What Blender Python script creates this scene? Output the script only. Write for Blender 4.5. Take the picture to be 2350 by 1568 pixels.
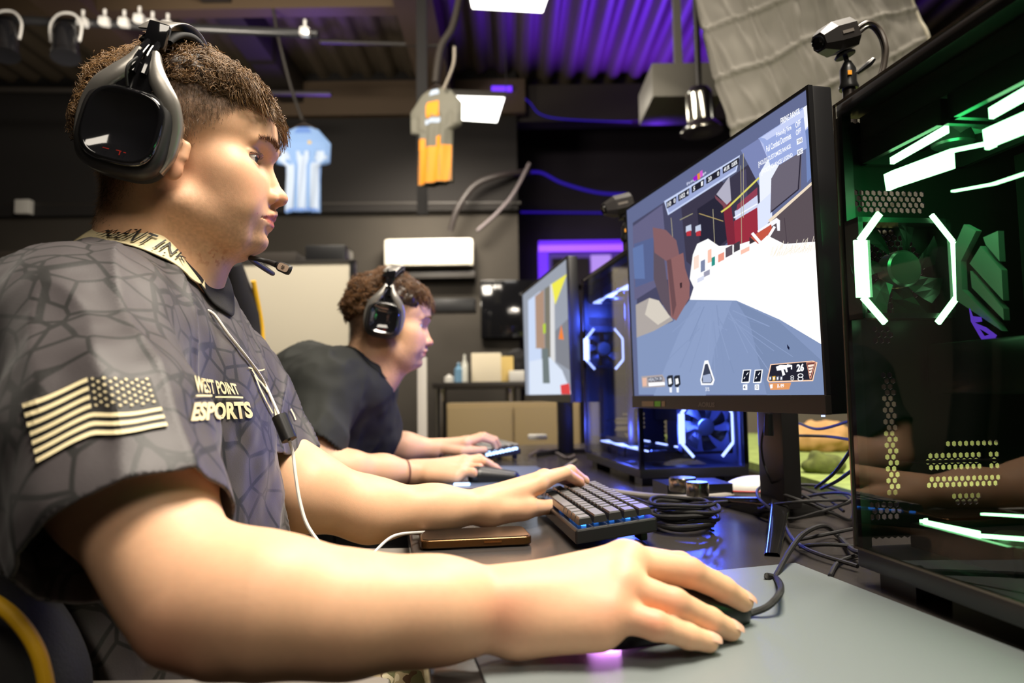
import bpy, bmesh, math, random
import numpy as np
from math import sin, cos, pi, radians
from mathutils import Vector, Matrix
from mathutils.bvhtree import BVHTree
for o in list(bpy.data.objects): bpy.data.objects.remove(o)
SC = bpy.context.scene
COL = SC.collection
# ------------------------------------------------------------------ camera
F = 1650.0; W_, H_ = 2350, 1568
PITCH = math.atan(123/F); ROLL = radians(-0.8); CZ = 0.93
cd = bpy.data.cameras.new('camera'); cam = bpy.data.objects.new('camera', cd); COL.objects.link(cam)
cam.location = (0, 0, CZ)
RM = Matrix.Rotation(pi/2+PITCH, 3, 'X') @ Matrix.Rotation(ROLL, 3, 'Z')
cam.rotation_euler = RM.to_euler()
cd.sensor_width = 36; cd.lens = F/W_*36; cd.clip_start = .02; cd.clip_end = 60
cd.dof.use_dof = True; cd.dof.focus_distance = 0.80; cd.dof.aperture_fstop = 4.6
SC.camera = cam
SC.view_settings.view_transform = 'Standard'; SC.view_settings.look = 'None'
SC.view_settings.gamma = 1; SC.view_settings.use_curve_mapping = False
SC.view_settings.exposure = 0.0
try:
    SC.cycles.use_denoising = True
    SC.cycles.max_bounces = 8; SC.cycles.diffuse_bounces = 3; SC.cycles.glossy_bounces = 4
    SC.cycles.transparent_max_bounces = 16; SC.cycles.sample_clamp_indirect = 4
    SC.cycles.caustics_reflective = False; SC.cycles.caustics_refractive = False
except Exception: pass
world = bpy.data.worlds.new('room_dimness'); SC.world = world; world.use_nodes = True
world.node_tree.nodes['Background'].inputs[0].default_value = (1, .9, .8, 1)
world.node_tree.nodes['Background'].inputs[1].default_value = 0.02
def lamp(name, typ, loc, energy, color, size=None, size_y=None, look=None, spread=None, blend=None, spot=None):
    l = bpy.data.lights.new(name, typ); l.energy = energy; l.color = color
    o = bpy.data.objects.new(name, l); COL.objects.link(o); o.location = loc
    if typ == 'AREA':
        l.shape = 'RECTANGLE'; l.size = size; l.size_y = size_y or size
        if spread: l.spread = spread
    elif size: l.shadow_soft_size = size
    if spot: l.spot_size = spot; l.spot_blend = blend or .5
    if look is not None:
        d = Vector(look)-Vector(loc); o.rotation_euler = d.to_track_quat('-Z', 'Y').to_euler()
    return o
WARM = (1.0, .90, .76)
# overhead area lights, some added for effect (fixtures in view are built further down)
lamp('overhead_light', 'AREA', (0.42, 0.50, 2.75), 92, WARM, .9, .6, look=(0.0, .65, .8))  # added key, hung low to sharpen contrast on the arms
lamp('overhead_light', 'AREA', (.35, -1.3, 2.8), 20, WARM, 1.2, .6, look=(-.2, .6, .9))  # added frontal fill on arm and face
lamp('overhead_light', 'AREA', (1.2, 2.4, 3.5), 80, WARM, 1.2, .6, look=(-.2, 1.6, .9))
lamp('overhead_light', 'AREA', (-1.2, 3.2, 3.8), 110, WARM, 1.2, .6, look=(-1.2, 5.4, 1.8))  # added to lift the back of the room and the hung jersey
lamp('overhead_light', 'AREA', (-0.3, 6.6, 3.6), 70, WARM, 1.0, .6, look=(-.6, 7.2, 1.0))
lamp('uplight_violet', 'SPOT', (1.6, 8.2, 3.0), 700, (.16, .03, 1), .1, look=(1.6, 6.6, 4.6), spot=1.9, blend=.8)
lamp('ceiling_bounce_fill', 'AREA', (-2.6, 4.2, 2.7), 55, WARM, .8, .4, look=(-2.4, 5.6, 4.6))  # added fill, stands in for light bounced up to the ceiling
lamp('uplight_violet', 'SPOT', (-1.9, 7.0, 3.4), 60, (.25, .10, 1), .1, look=(-2.2, 6.2, 4.6), spot=2.0, blend=.8)
# ------------------------------------------------------------------ projection helpers
def ray(px, py):
    v = RM @ Vector(((px-W_/2)/F, -(py-H_/2)/F, -1)); return v/v.y
def P(px, py, d):
    v = ray(px, py); return Vector((v.x*d, v.y*d, CZ+v.z*d))
def PZ(px, py, z):
    v = ray(px, py); t = (z-CZ)/v.z; return Vector((v.x*t, v.y*t, z))
def PL(px, py, p0, n):
    v = ray(px, py); o = Vector((0, 0, CZ)); n = Vector(n)
    t = (Vector(p0)-o).dot(n)/v.dot(n); return o+v*t
def proj(p):
    q = RM.transposed() @ (Vector(p)-Vector((0, 0, CZ))); return (W_/2+F*q.x/-q.z, H_/2-F*q.y/-q.z)
# ------------------------------------------------------------------ materials
MATS = {}
def S2L(c): return tuple((x/12.92 if x <= .04045 else ((x+.055)/1.055)**2.4) for x in c)
def rgb(r, g, b): return S2L((r/255, g/255, b/255))
def mat(name, color=(.5, .5, .5), rough=.5, metal=0, emit=None, es=1.0, spec=.5, coat=0, bump=None, trans=0, sheen=0, sss=0, attr=None, noise=None, alpha=None):
    if name in MATS: return MATS[name]
    m = bpy.data.materials.new(name); m.use_nodes = True; nt = m.node_tree; b = nt.nodes['Principled BSDF']
    b.inputs['Base Color'].default_value = (*color[:3], 1); b.inputs['Roughness'].default_value = rough
    b.inputs['Metallic'].default_value = metal; b.inputs['Specular IOR Level'].default_value = spec
    b.inputs['Coat Weight'].default_value = coat; b.inputs['Coat Roughness'].default_value = .05
    if trans: b.inputs['Transmission Weight'].default_value = trans
    if sheen: b.inputs['Sheen Weight'].default_value = sheen
    if sss:
        b.inputs['Subsurface Weight'].default_value = sss
        b.inputs['Subsurface Radius'].default_value = (1, .35, .2); b.inputs['Subsurface Scale'].default_value = .008
    if emit is not None:
        b.inputs['Emission Color'].default_value = (*emit, 1); b.inputs['Emission Strength'].default_value = es
    if alpha is not None: b.inputs['Alpha'].default_value = alpha
    src = None
    if attr:
        a = nt.nodes.new('ShaderNodeAttribute'); a.attribute_name = attr; src = a.outputs['Color']
    if noise:   # (scale, amount) tone mottling
        tc = nt.nodes.new('ShaderNodeTexCoord'); n = nt.nodes.new('ShaderNodeTexNoise'); n.inputs['Scale'].default_value = noise[0]; n.inputs['Detail'].default_value = 4
        nt.links.new(tc.outputs['Object'], n.inputs['Vector'])
        mr = nt.nodes.new('ShaderNodeMapRange'); mr.inputs[1].default_value = .3; mr.inputs[2].default_value = .7
        mr.inputs[3].default_value = 1-noise[1]; mr.inputs[4].default_value = 1+noise[1]; nt.links.new(n.outputs[0], mr.inputs[0])
        vm = nt.nodes.new('ShaderNodeVectorMath'); vm.operation = 'SCALE'
        if src: nt.links.new(src, vm.inputs[0])
        else: vm.inputs[0].default_value = color[:3]
        nt.links.new(mr.outputs[0], vm.inputs['Scale']); src = vm.outputs[0]
    if src: nt.links.new(src, b.inputs['Base Color'])
    if bump:    # (scale, strength)
        tc = nt.nodes.new('ShaderNodeTexCoord'); n = nt.nodes.new('ShaderNodeTexNoise'); n.inputs['Scale'].default_value = bump[0]; n.inputs['Detail'].default_value = 5
        nt.links.new(tc.outputs['Object'], n.inputs['Vector']); bp = nt.nodes.new('ShaderNodeBump'); bp.inputs['Strength'].default_value = bump[1]; bp.inputs['Distance'].default_value = .002
        nt.links.new(n.outputs[0], bp.inputs['Height']); nt.links.new(bp.outputs[0], b.inputs['Normal'])
    MATS[name] = m; return m
# ------------------------------------------------------------------ objects
def tag(o, label=None, cat=None, group=None, kind=None):
    if label: o['label'] = label
    if cat: o['category'] = cat
    if group: o['group'] = group
    if kind: o['kind'] = kind
    return o
def empty(name, loc=(0, 0, 0), label=None, cat=None, group=None, rz=0):
    o = bpy.data.objects.new(name, None); COL.objects.link(o); o.location = loc; o.rotation_euler.z = rz
    o.empty_display_size = .05; return tag(o, label, cat, group)
def link(name, me, m, parent=None, keep=True, smooth=True):
    """mesh data given in WORLD coordinates; parented without moving (Empties sit at their thing's base)"""
    o = bpy.data.objects.new(name, me); COL.objects.link(o)
    if m is not None:
        for mm in (m if isinstance(m, (list, tuple)) else [m]): me.materials.append(mm)
    if smooth and len(me.polygons): me.polygons.foreach_set('use_smooth', [True]*len(me.polygons))
    if parent is not None:
        o.parent = parent
        if keep:
            pm = world_of(parent); o.matrix_parent_inverse = pm.inverted()
    return o
def world_of(o):
    m = Matrix.LocRotScale(o.location, o.rotation_euler, o.scale)
    if o.parent is not None: m = world_of(o.parent) @ o.matrix_parent_inverse @ m
    return m
class MB:
    def __init__(s): s.v = []; s.f = []; s.mi = []; s.c = []
    def add(s, vs, fs, mi=0, col=None):
        n = len(s.v); s.v += [tuple(v) for v in vs]; s.f += [tuple(i+n for i in f) for f in fs]; s.mi += [mi]*len(fs)
        s.c += [col or (1, 1, 1)]*len(vs); return s
    def box(s, c, size, M=None, mi=0, bev=0):
        hx, hy, hz = (x/2 for x in size)
        if bev:
            b = min(bev, hx*.95, hy*.95, hz*.95); bm = bmesh.new(); bmesh.ops.create_cube(bm, size=1)
            for v in bm.verts: v.co = Vector((v.co.x*2*hx, v.co.y*2*hy, v.co.z*2*hz))
            bmesh.ops.bevel(bm, geom=bm.edges[:], offset=b, segments=2, affect='EDGES', profile=.6)
            vs = [v.co.copy() for v in bm.verts]; bm.verts.index_update(); fs = [[v.index for v in f.verts] for f in bm.faces]; bm.free()
        else:
            vs = [Vector((x, y, z)) for x in (-hx, hx) for y in (-hy, hy) for z in (-hz, hz)]
            fs = [(0, 1, 3, 2), (4, 6, 7, 5), (0, 4, 5, 1), (2, 3, 7, 6), (0, 2, 6, 4), (1, 5, 7, 3)]
        if M is not None: vs = [M @ v for v in vs]
        c = Vector(c); return s.add([v+c for v in vs], fs, mi)
    def quad(s, a, b, c, d, mi=0, col=None): return s.add([a, b, c, d], [(0, 1, 2, 3)], mi, col)
    def prism(s, pts, off, mi=0):
        """polygon pts (3D) extruded by vector off"""
        n = len(pts); off = Vector(off); pts = [Vector(p) for p in pts]
        vs = pts+[p+off for p in pts]; fs = [tuple(range(n))[::-1], tuple(range(n, 2*n))]+[(i, (i+1) % n, n+(i+1) % n, n+i) for i in range(n)]
        return s.add(vs, fs, mi)
    def cyl(s, a, b, r, r2=None, n=20, mi=0, cap=True):
        a, b = Vector(a), Vector(b); r2 = r if r2 is None else r2; d = (b-a).normalized(); u = d.orthogonal().normalized(); w = d.cross(u)
        vs = [a+(u*cos(t)+w*sin(t))*r for t in [2*pi*i/n for i in range(n)]]+[b+(u*cos(t)+w*sin(t))*r2 for t in [2*pi*i/n for i in range(n)]]
        fs = [(i, (i+1) % n, n+(i+1) % n, n+i) for i in range(n)]
        if cap: fs += [tuple(range(n))[::-1], tuple(range(n, 2*n))]
        return s.add(vs, fs, mi)
    def tube(s, pts, r, n=8, mi=0, smooth=True, sub=6, cap=True):
        pts = [Vector(p) for p in pts]
        if smooth and len(pts) > 2: pts = catmull(pts, sub)
        m = len(pts); rs = r if isinstance(r, (list, tuple)) else None
        def rad(i):
            if rs is None: return r
            t = i/(m-1)*(len(rs)-1); k = min(int(t), len(rs)-2); return rs[k]+(rs[k+1]-rs[k])*(t-k)
        vs = []; u = None
        for i, p in enumerate(pts):
            d = (pts[min(i+1, m-1)]-pts[max(i-1, 0)]); d = d.normalized() if d.length > 1e-9 else Vector((0, 0, 1))
            u = d.orthogonal().normalized() if u is None else (u-d*u.dot(d)).normalized(); w = d.cross(u)
            for k in range(n):
                t = 2*pi*k/n; vs.append(p+(u*cos(t)+w*sin(t))*rad(i))
        fs = [(i*n+k, i*n+(k+1) % n, (i+1)*n+(k+1) % n, (i+1)*n+k) for i in range(m-1) for k in range(n)]
        if cap: fs += [tuple(range(n))[::-1], tuple(range((m-1)*n, m*n))]
        return s.add(vs, fs, mi)
    def lathe(s, o, axis, prof, n=28, mi=0):
        """prof: list of (r, h) along axis from o"""
        o = Vector(o); d = Vector(axis).normalized(); u = d.orthogonal().normalized(); w = d.cross(u); m = len(prof)
        vs = [o+d*h+(u*cos(2*pi*k/n)+w*sin(2*pi*k/n))*r for (r, h) in prof for k in range(n)]
        fs = [(i*n+k, i*n+(k+1) % n, (i+1)*n+(k+1) % n, (i+1)*n+k) for i in range(m-1) for k in range(n)]
        fs += [tuple(range(n))[::-1], tuple(range((m-1)*n, m*n))]
        return s.add(vs, fs, mi)
    def build(s, name, m, parent=None, smooth=False, attr=False):
        me = bpy.data.meshes.new(name); me.from_pydata(s.v, [], s.f); me.update()
        if attr:
            a = me.color_attributes.new('Col', 'FLOAT_COLOR', 'POINT')
            a.data.foreach_set('color', np.array([(*c, 1) for c in s.c], dtype=np.float32).ravel())
        o = link(name, me, m, parent, smooth=False)
        if any(s.mi): me.polygons.foreach_set('material_index', s.mi)
        if smooth:
            me.polygons.foreach_set('use_smooth', [True]*len(me.polygons))
            try: me.set_sharp_from_angle(angle=radians(38))
            except Exception: pass
        bm = bmesh.new(); bm.from_mesh(me); bmesh.ops.recalc_face_normals(bm, faces=bm.faces[:]) if not attr else None; bm.to_mesh(me); bm.free()
        return o
def catmull(pts, sub=6):
    out = []; n = len(pts)
    for i in range(n-1):
        p0 = pts[max(i-1, 0)]; p1 = pts[i]; p2 = pts[i+1]; p3 = pts[min(i+2, n-1)]
        for k in range(sub):
            t = k/sub; out.append(.5*((2*p1)+(p2-p0)*t+(2*p0-5*p1+4*p2-p3)*t*t+(3*p1-p0-3*p2+p3)*t**3))
    out.append(pts[-1].copy()); return out
def ngrid_mesh(name, pts, m, parent=None, col=None, smooth=True):
    """pts[i][j] grid of 3D points"""
    A = np.array(pts, dtype=np.float32); a, b = A.shape[:2]
    idx = np.arange(a*b).reshape(a, b); f = np.stack([idx[:-1, :-1], idx[1:, :-1], idx[1:, 1:], idx[:-1, 1:]], -1).reshape(-1, 4)
    me = npmesh(name, A.reshape(-1, 3), f, col); return link(name, me, m, parent, smooth=smooth)
def npmesh(name, V, Fq, col=None):
    me = bpy.data.meshes.new(name); me.vertices.add(len(V)); me.vertices.foreach_set('co', np.ascontiguousarray(V, np.float32).ravel())
    k = Fq.shape[1]; me.loops.add(len(Fq)*k); me.loops.foreach_set('vertex_index', np.ascontiguousarray(Fq, np.int32).ravel())
    me.polygons.add(len(Fq)); me.polygons.foreach_set('loop_start', np.arange(0, len(Fq)*k, k, dtype=np.int32)); me.polygons.foreach_set('loop_total', np.full(len(Fq), k, np.int32))
    me.update(calc_edges=True); me.validate()
    if col is not None:
        a = me.color_attributes.new('Col', 'FLOAT_COLOR', 'POINT'); C4 = np.ones((len(V), 4), np.float32); C4[:, :3] = col; a.data.foreach_set('color', C4.ravel())
    return me
# ------------------------------------------------------------------ noise + implicit surfaces
_rs = np.random.RandomState(7); _T = _rs.rand(32, 32, 32).astype(np.float32)*2-1
def vnoise(p, f=1.0, off=0.0):
    q = np.asarray(p, np.float32)*f+off; i = np.floor(q).astype(int); t = q-i; t = t*t*(3-2*t); r = 0
    for dx in (0, 1):
        for dy in (0, 1):
            for dz in (0, 1):
                w = (t[..., 0] if dx else 1-t[..., 0])*(t[..., 1] if dy else 1-t[..., 1])*(t[..., 2] if dz else 1-t[..., 2])
                r = r+w*_T[(i[..., 0]+dx) & 31, (i[..., 1]+dy) & 31, (i[..., 2]+dz) & 31]
    return r
class SDF:
    def __init__(s): s.ops = []
    def cone(s, a, b, ra, rb, k=.01, op='u'):
        a = np.array(a, np.float32); b = np.array(b, np.float32); c = (a+b)/2; R = np.linalg.norm(b-a)/2+max(ra, rb)
        ab = b-a; L2 = float(ab@ab)+1e-12
        def f(p):
            t = np.clip(((p-a)@ab)/L2, 0, 1); return np.linalg.norm(p-a-t[:, None]*ab, axis=1)-(ra+(rb-ra)*t)
        s.ops.append((f, c, R, k, op)); return s
    def chain(s, pts, k=.006, first=.012, op='u'):
        for i in range(len(pts)-1):
            s.cone(pts[i][0], pts[i+1][0], pts[i][1], pts[i+1][1], k if i else first, op)
        return s
    def ell(s, c, r, k=.01, op='u', rot=None):
        c = np.array(c, np.float32); r = np.array(r, np.float32); Rm = None if rot is None else np.array(Matrix.Rotation(rot[1], 3, rot[0]).inverted(), np.float32)
        def f(p):
            q = p-c
            if Rm is not None: q = q@Rm.T
            k0 = np.linalg.norm(q/r, axis=1); k1 = np.linalg.norm(q/(r*r), axis=1)+1e-9; return k0*(k0-1)/k1
        s.ops.append((f, c, float(r.max()), k, op)); return s
    def both(s, fn):
        fn(1); fn(-1); return s
    def raw(s, f, c, R, k, op='u'): s.ops.append((f, np.array(c, np.float32), R, k, op)); return s
    def ev(s, p, c=None, R=None):
        d = np.full(len(p), 1e3, np.float32)
        for f, pc, pr, k, op in s.ops:
            if c is not None:
                dist = np.linalg.norm(pc-c)-pr-R
                if dist > k+.02+.5*R: continue
            e = f(p)
            if op == 'u':
                h = np.maximum(k-np.abs(d-e), 0)/k; d = np.minimum(d, e)-h*h*k*.25
            else:
                e = -e; h = np.maximum(k-np.abs(d-e), 0)/k; d = np.maximum(d, e)+h*h*k*.25
        return d
    def mesh(s, lo, hi, h):
        lo = np.array(lo, np.float32); hi = np.array(hi, np.float32); B = 10
        n = (np.ceil((hi-lo)/h/B).astype(int))*B; Fd = np.full(n+1, 1.0, np.float32)
        nb = n//B; cs = np.stack(np.meshgrid(*[np.arange(x) for x in nb], indexing='ij'), -1).reshape(-1, 3)
        cen = lo+(cs+.5)*B*h; R = B*h*.87
        fc = np.concatenate([s.ev(cen[i:i+20000]) for i in range(0, len(cen), 20000)])
        g = np.stack(np.meshgrid(*[np.arange(B+1)]*3, indexing='ij'), -1).reshape(-1, 3)
        sign = np.where(fc < 0, -1.0, 1.0)
        for (bi, bj, bk), sg in zip(cs[sign < 0], sign[sign < 0]): Fd[bi*B:bi*B+B+1, bj*B:bj*B+B+1, bk*B:bk*B+B+1] = -1
        for (bi, bj, bk), c, f0 in zip(cs, cen, fc):
            if abs(f0) > R*1.6+.012: continue
            p = lo+(g+np.array((bi, bj, bk))*B).astype(np.float32)*h
            Fd[bi*B:bi*B+B+1, bj*B:bj*B+B+1, bk*B:bk*B+B+1] = s.ev(p.astype(np.float32), c, R).reshape(B+1, B+1, B+1)
        return snets(Fd, lo, h)
def snets(Fd, lo, h):
    ins = Fd < 0; c = np.zeros(np.array(Fd.shape)-1, np.int8)
    sl = lambda d: tuple(slice(x, (x-1) or None) if x == 0 else slice(1, None) for x in d)
    cor = [(x, y, z) for x in (0, 1) for y in (0, 1) for z in (0, 1)]
    for d in cor: c += ins[sl(d)]
    act = np.argwhere((c > 0) & (c < 8)); N = len(act)
    vid = np.full(c.shape, -1, np.int32); vid[tuple(act.T)] = np.arange(N)
    vals = {d: Fd[tuple((act+np.array(d)).T)] for d in cor}
    acc = np.zeros((N, 3), np.float32); cnt = np.zeros(N, np.float32)
    for a in cor:
        for ax in range(3):
            if a[ax]: continue
            b = list(a); b[ax] = 1; b = tuple(b); va, vb = vals[a], vals[b]; m = (va < 0) != (vb < 0)
            t = np.where(m, va/np.where(m, va-vb, 1), 0); p = np.zeros((N, 3), np.float32)+np.array(a, np.float32); p[:, ax] = t
            acc += p*m[:, None]; cnt += m
    V = lo+(act+acc/np.maximum(cnt, 1)[:, None])*h
    Q = []
    for ax in range(3):
        u, w = [(1, 2), (2, 0), (0, 1)][ax]
        a = ins[tuple(slice(0, -1) if i == ax else slice(None) for i in range(3))]; b = ins[tuple(slice(1, None) if i == ax else slice(None) for i in range(3))]
        e = np.argwhere(a != b); e = e[(e[:, u] > 0) & (e[:, w] > 0)]
        lim = np.array(c.shape); e = e[(e[:, u] < lim[u]) & (e[:, w] < lim[w])]
        s_ = a[tuple(e.T)]; eu = np.zeros(3, int); eu[u] = 1; ew = np.zeros(3, int); ew[w] = 1
        q = np.stack([vid[tuple((e-eu-ew).T)], vid[tuple((e-ew).T)], vid[tuple(e.T)], vid[tuple((e-eu).T)]], 1)
        q = np.where(s_[:, None], q, q[:, ::-1]); Q.append(q)
    Q = np.concatenate(Q); Q = Q[(Q >= 0).all(1)]
    return V, Q
def normals(V, Q):
    n = np.cross(V[Q[:, 2]]-V[Q[:, 0]], V[Q[:, 3]]-V[Q[:, 1]]); N = np.zeros_like(V)
    for i in range(4): np.add.at(N, Q[:, i], n)
    return N/(np.linalg.norm(N, axis=1)[:, None]+1e-12)
def smooth_mesh(V, Q, it=2, w=.5):
    E = np.concatenate([Q[:, [0, 1]], Q[:, [1, 2]], Q[:, [2, 3]], Q[:, [3, 0]]]); cnt = np.zeros(len(V)); np.add.at(cnt, E[:, 0], 1); np.add.at(cnt, E[:, 1], 1)
    for i in range(it):
        A = np.zeros_like(V); np.add.at(A, E[:, 0], V[E[:, 1]]); np.add.at(A, E[:, 1], V[E[:, 0]])
        V = V*(1-w)+A/np.maximum(cnt, 1)[:, None]*w
    return V.astype(np.float32)
def sstep(a, b, x):
    t = np.clip((x-a)/(b-a), 0, 1); return t*t*(3-2*t)
# ------------------------------------------------------------------ people
SKIN = mat('skin', (.7, .45, .3), rough=.48, spec=.35, attr='Col', sss=.12, bump=(900, .06))
HAIR = mat('brown_hair', rgb(92, 66, 42), rough=.45, spec=.5, attr='Col')
BASE_SKIN = np.array(rgb(231, 182, 145), np.float32)
class Frame:
    def __init__(s, C, yaw, pitch=0):
        s.C = Vector(C); s.R = Matrix.Rotation(yaw, 3, 'Z') @ Matrix.Rotation(pitch, 3, 'Y'); s.Rn = np.array(s.R, np.float32); s.Cn = np.array(s.C, np.float32)
    def w(s, x, y, z): return s.C+s.R @ Vector((x, y, z))
    def W(s, V): return np.asarray(V, np.float32)@s.Rn.T+s.Cn
    def hp(s, px, py, side=0.0):
        """pixel -> local coords on the plane lateral offset `side` (y local = -side)"""
        L = s.R @ Vector((0, 1, 0)); q = PL(px, py, s.C-L*side, L); return s.R.transposed() @ (q-s.C)
def head_sdf(neck):
    s = SDF(); M = .001
    def e(c, r, k=.01, op='u', sym=False, rot=None):
        for sg in ((1, -1) if sym and c[1] != 0 else (1,)):
            s.ell((c[0]*M, c[1]*sg*M, c[2]*M), tuple(x*M for x in r), k, op, rot if rot is None or rot[0] == 'Y' else (rot[0], rot[1]*sg))
    def c(a, b, ra, rb, k=.01, op='u', sym=False):
        for sg in ((1, -1) if sym else (1,)):
            s.cone((a[0]*M, a[1]*sg*M, a[2]*M), (b[0]*M, b[1]*sg*M, b[2]*M), ra*M, rb*M, k, op)
    e((-6, 0, 27), (91, 75, 78)); e((42, 0, 24), (47, 60, 50), .02)
    e((34, 0, -40), (49, 60, 52), .02)                    # face block
    e((24, 0, -80), (46, 54, 40), .025)
    c((87, 6, 6), (73, 38, 5), 7, 7.5, .010, sym=True)    # brows
    e((79, 0, 20), (10, 28, 24), .02)
    e((59, 30, -45), (20, 22, 22), .022, sym=True)        # cheeks
    e((66, 15, -42), (20, 16, 26), .015, sym=True)
    e((46, 36, -66), (30, 22, 28), .02, sym=True)
    e((50, 44, -30), (18, 17, 16), .025, sym=True)         # cheek bones
    c((6, 54, -72), (53, 26, -98), 16, 15.5, .018, sym=True) # jaw
    e((36, 0, -100), (32, 33, 17), .018)
    e((69, 0, -98), (17.5, 22, 14), .010)                 # chin
    e((69, 0, -74), (22, 30, 22), .012)                   # muzzle
    c((82.5, 0, -12), (94, 0, -41), 6.5, 7.5, .008)       # nose ridge
    e((97, 0, -47.5), (10.5, 10.5, 9), .006); c((92, 0, -50), (84, 0, -60), 7, 5, .006)
    e((87.5, 12, -50), (10.5, 7.5, 8.5), .0035, sym=True); e((76.5, 18, -46), (3.5, 3.5, 9), .005, 's', sym=True)        # wings
    e((94.5, 7, -57), (6.5, 4.2, 4.4), .002, 's', sym=True)
    e((95, 33, -12), (17, 13, 8.5), .016, 's', sym=True)  # sockets
    s.ell((.0650, -.032, -.0135), (.0148, .0152, .0150), .003); s.ell((.0650, .032, -.0135), (.0148, .0152, .0150), .003)
    for sg in (1, -1):                                    # lid opening
        s.ell((.0790, .0335*sg, -.0142), (.0115, .0160, .0043), .001, 's', ('Z', .42*sg))
        s.cone((.0795, .023*sg, -.0068), (.0700, .0462*sg, -.0092), .0017, .0015, .0025)
    c((92.5, 0, -65.5), (89.5, 9, -68.5), 3.4, 3.8, .004, sym=True); c((89.5, 9, -68.5), (80, 23, -74), 3.6, 1.2, .004, sym=True)
    c((86.5, 0, -80.5), (84.5, 10, -80), 5.2, 4.6, .004, sym=True); c((84.5, 10, -80), (78, 21, -75.4), 4.2, 1.2, .004, sym=True)
    c((96, 0, -75), (92, 12, -75), 1.0, .9, .0012, 's', sym=True); c((92, 12, -75), (80, 27, -75.8), .9, 1.3, .0012, 's', sym=True)
    e((89, 0, -88.5), (4.5, 16, 4), .006, 's')
    # ears
    e((-2, 75, -18), (14, 6, 27), .006, sym=True, rot=('Y', -.18)); e((3, 77, -42), (9.5, 5, 13), .006, sym=True)
    ring = [(-2-16*math.sin(t)-2, 81, -14+26*math.cos(t)) for t in [-1.2+.2*i for i in range(19)]]
    for p, q in zip(ring[:-1], ring[1:]): c(p, q, 3.2, 3.2, .004, sym=True)
    e((5, 82, -18), (6, 5, 10), .004, 's', sym=True); c((14, 75, -18), (12, 76, -30), 5, 4.5, .006, sym=True)
    for a, b, ra, rb, k in neck: s.cone(tuple(x*M for x in a), tuple(x*M for x in b), ra*M, rb*M, k)
    return s
NECK1 = [((-26, 0, -20), (-31, 0, -112), 55, 54, .03), ((-31, 0, -112), (-40, 0, -180), 54, 58, .03),
         ((0, 0, -98), (-4, 0, -130), 40, 37, .02), ((-4, 0, -130), (-42, 0, -205), 37, 48, .03), ((-40, 0, -180), (-62, 0, -260), 58, 74, .04)]
def head_mesh(fr, neck, h=.0016, zlo=-.26, scale=1.0):
    s = head_sdf(neck); V, Q = s.mesh((-.16, -.19, zlo), (.112, .19, .115), h); V = smooth_mesh(V, Q, 1, .4)
    N = normals(V, Q); x, y, z = V.T*1000; ay = np.abs(y)
    col = np.tile(BASE_SKIN, (len(V), 1)); n1 = vnoise(V, 60)[:, None]; n2 = vnoise(V, 400, 9)[:, None]; col = col*(1+.05*n1+.04*n2)
    def blend(m, c, a=1.0):
        nonlocal col; m = (m*a)[:, None]; col = col*(1-m)+np.array(c, np.float32)*m
    g = lambda cx, cy, cz, rx, ry, rz: np.exp(-(((x-cx)/rx)**2+((ay-cy)/ry)**2+((z-cz)/rz)**2))
    blend(g(64, 38, -48, 28, 20, 22), rgb(222, 140, 116), .55); blend(g(98, 0, -48, 14, 14, 12), rgb(214, 120, 100), .55)
    blend(g(94, 7, -58, 8, 8, 4), rgb(150, 60, 45), .4)
    lip = ((z > -88) & (z < -65.0)) & (x > 74)
    zz = np.where(z > -75, (z+75)/(8.2*(1-(ay/25)**2).clip(0, 1)+.1), (-75-z)/(8.8*(1-(ay/23)**2).clip(0, 1)+.1))
    blend(np.where(lip, 1-sstep(.75, 1.0, zz), 0), rgb(188, 92, 84), .85)
    blend(g(78, 33, -8, 8, 16, 4), rgb(170, 110, 90), .35); blend(g(79, 31, -20, 7, 14, 4), rgb(190, 120, 100), .35)
    stub = sstep(-30, -80, z)*sstep(-135, -112, z)*(sstep(-30, 10, x))*(1-sstep(60, 72, x)*sstep(-92, -80, z)*.8)
    blend(stub*(.7+.5*vnoise(V, 500, 3)).clip(0, 1), rgb(134, 100, 78), .34)
    blend(g(36, 40, -124, 18, 30, 10)*(vnoise(V, 260, 5) > .25), rgb(170, 70, 50), .5)
    sh = scalp_fade(x, ay, z); blend(sh*(.85+.2*vnoise(V, 700, 2)).clip(0, 1), rgb(64, 46, 32), .95)
    blend(g(0, 76, -40, 18, 14, 16), rgb(214, 130, 104), .5)
    return fr.W(V*scale), Q, np.clip(col, 0, 1), (V, N)
def hairline(x, ay):   # z (mm) above which there is long hair
    return np.interp(x, [-110, -85, -40, 0, 25, 50, 68, 84, 98], [-6, 12, 38, 48, 48, 44, 44, 46, 46])
def scalp_fade(x, ay, z):   # clipped short hair tint on the skin
    lo = np.interp(x, [-110, -80, -50, -22, 10, 20, 30, 46, 62, 84], [-118, -112, -86, -34, -30, -14, -4, 12, 28, 44])
    top = hairline(x, ay); d = (z-lo)/np.maximum(top-lo, 6)
    return sstep(-.05, .55, d)*(x < 92)
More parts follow.
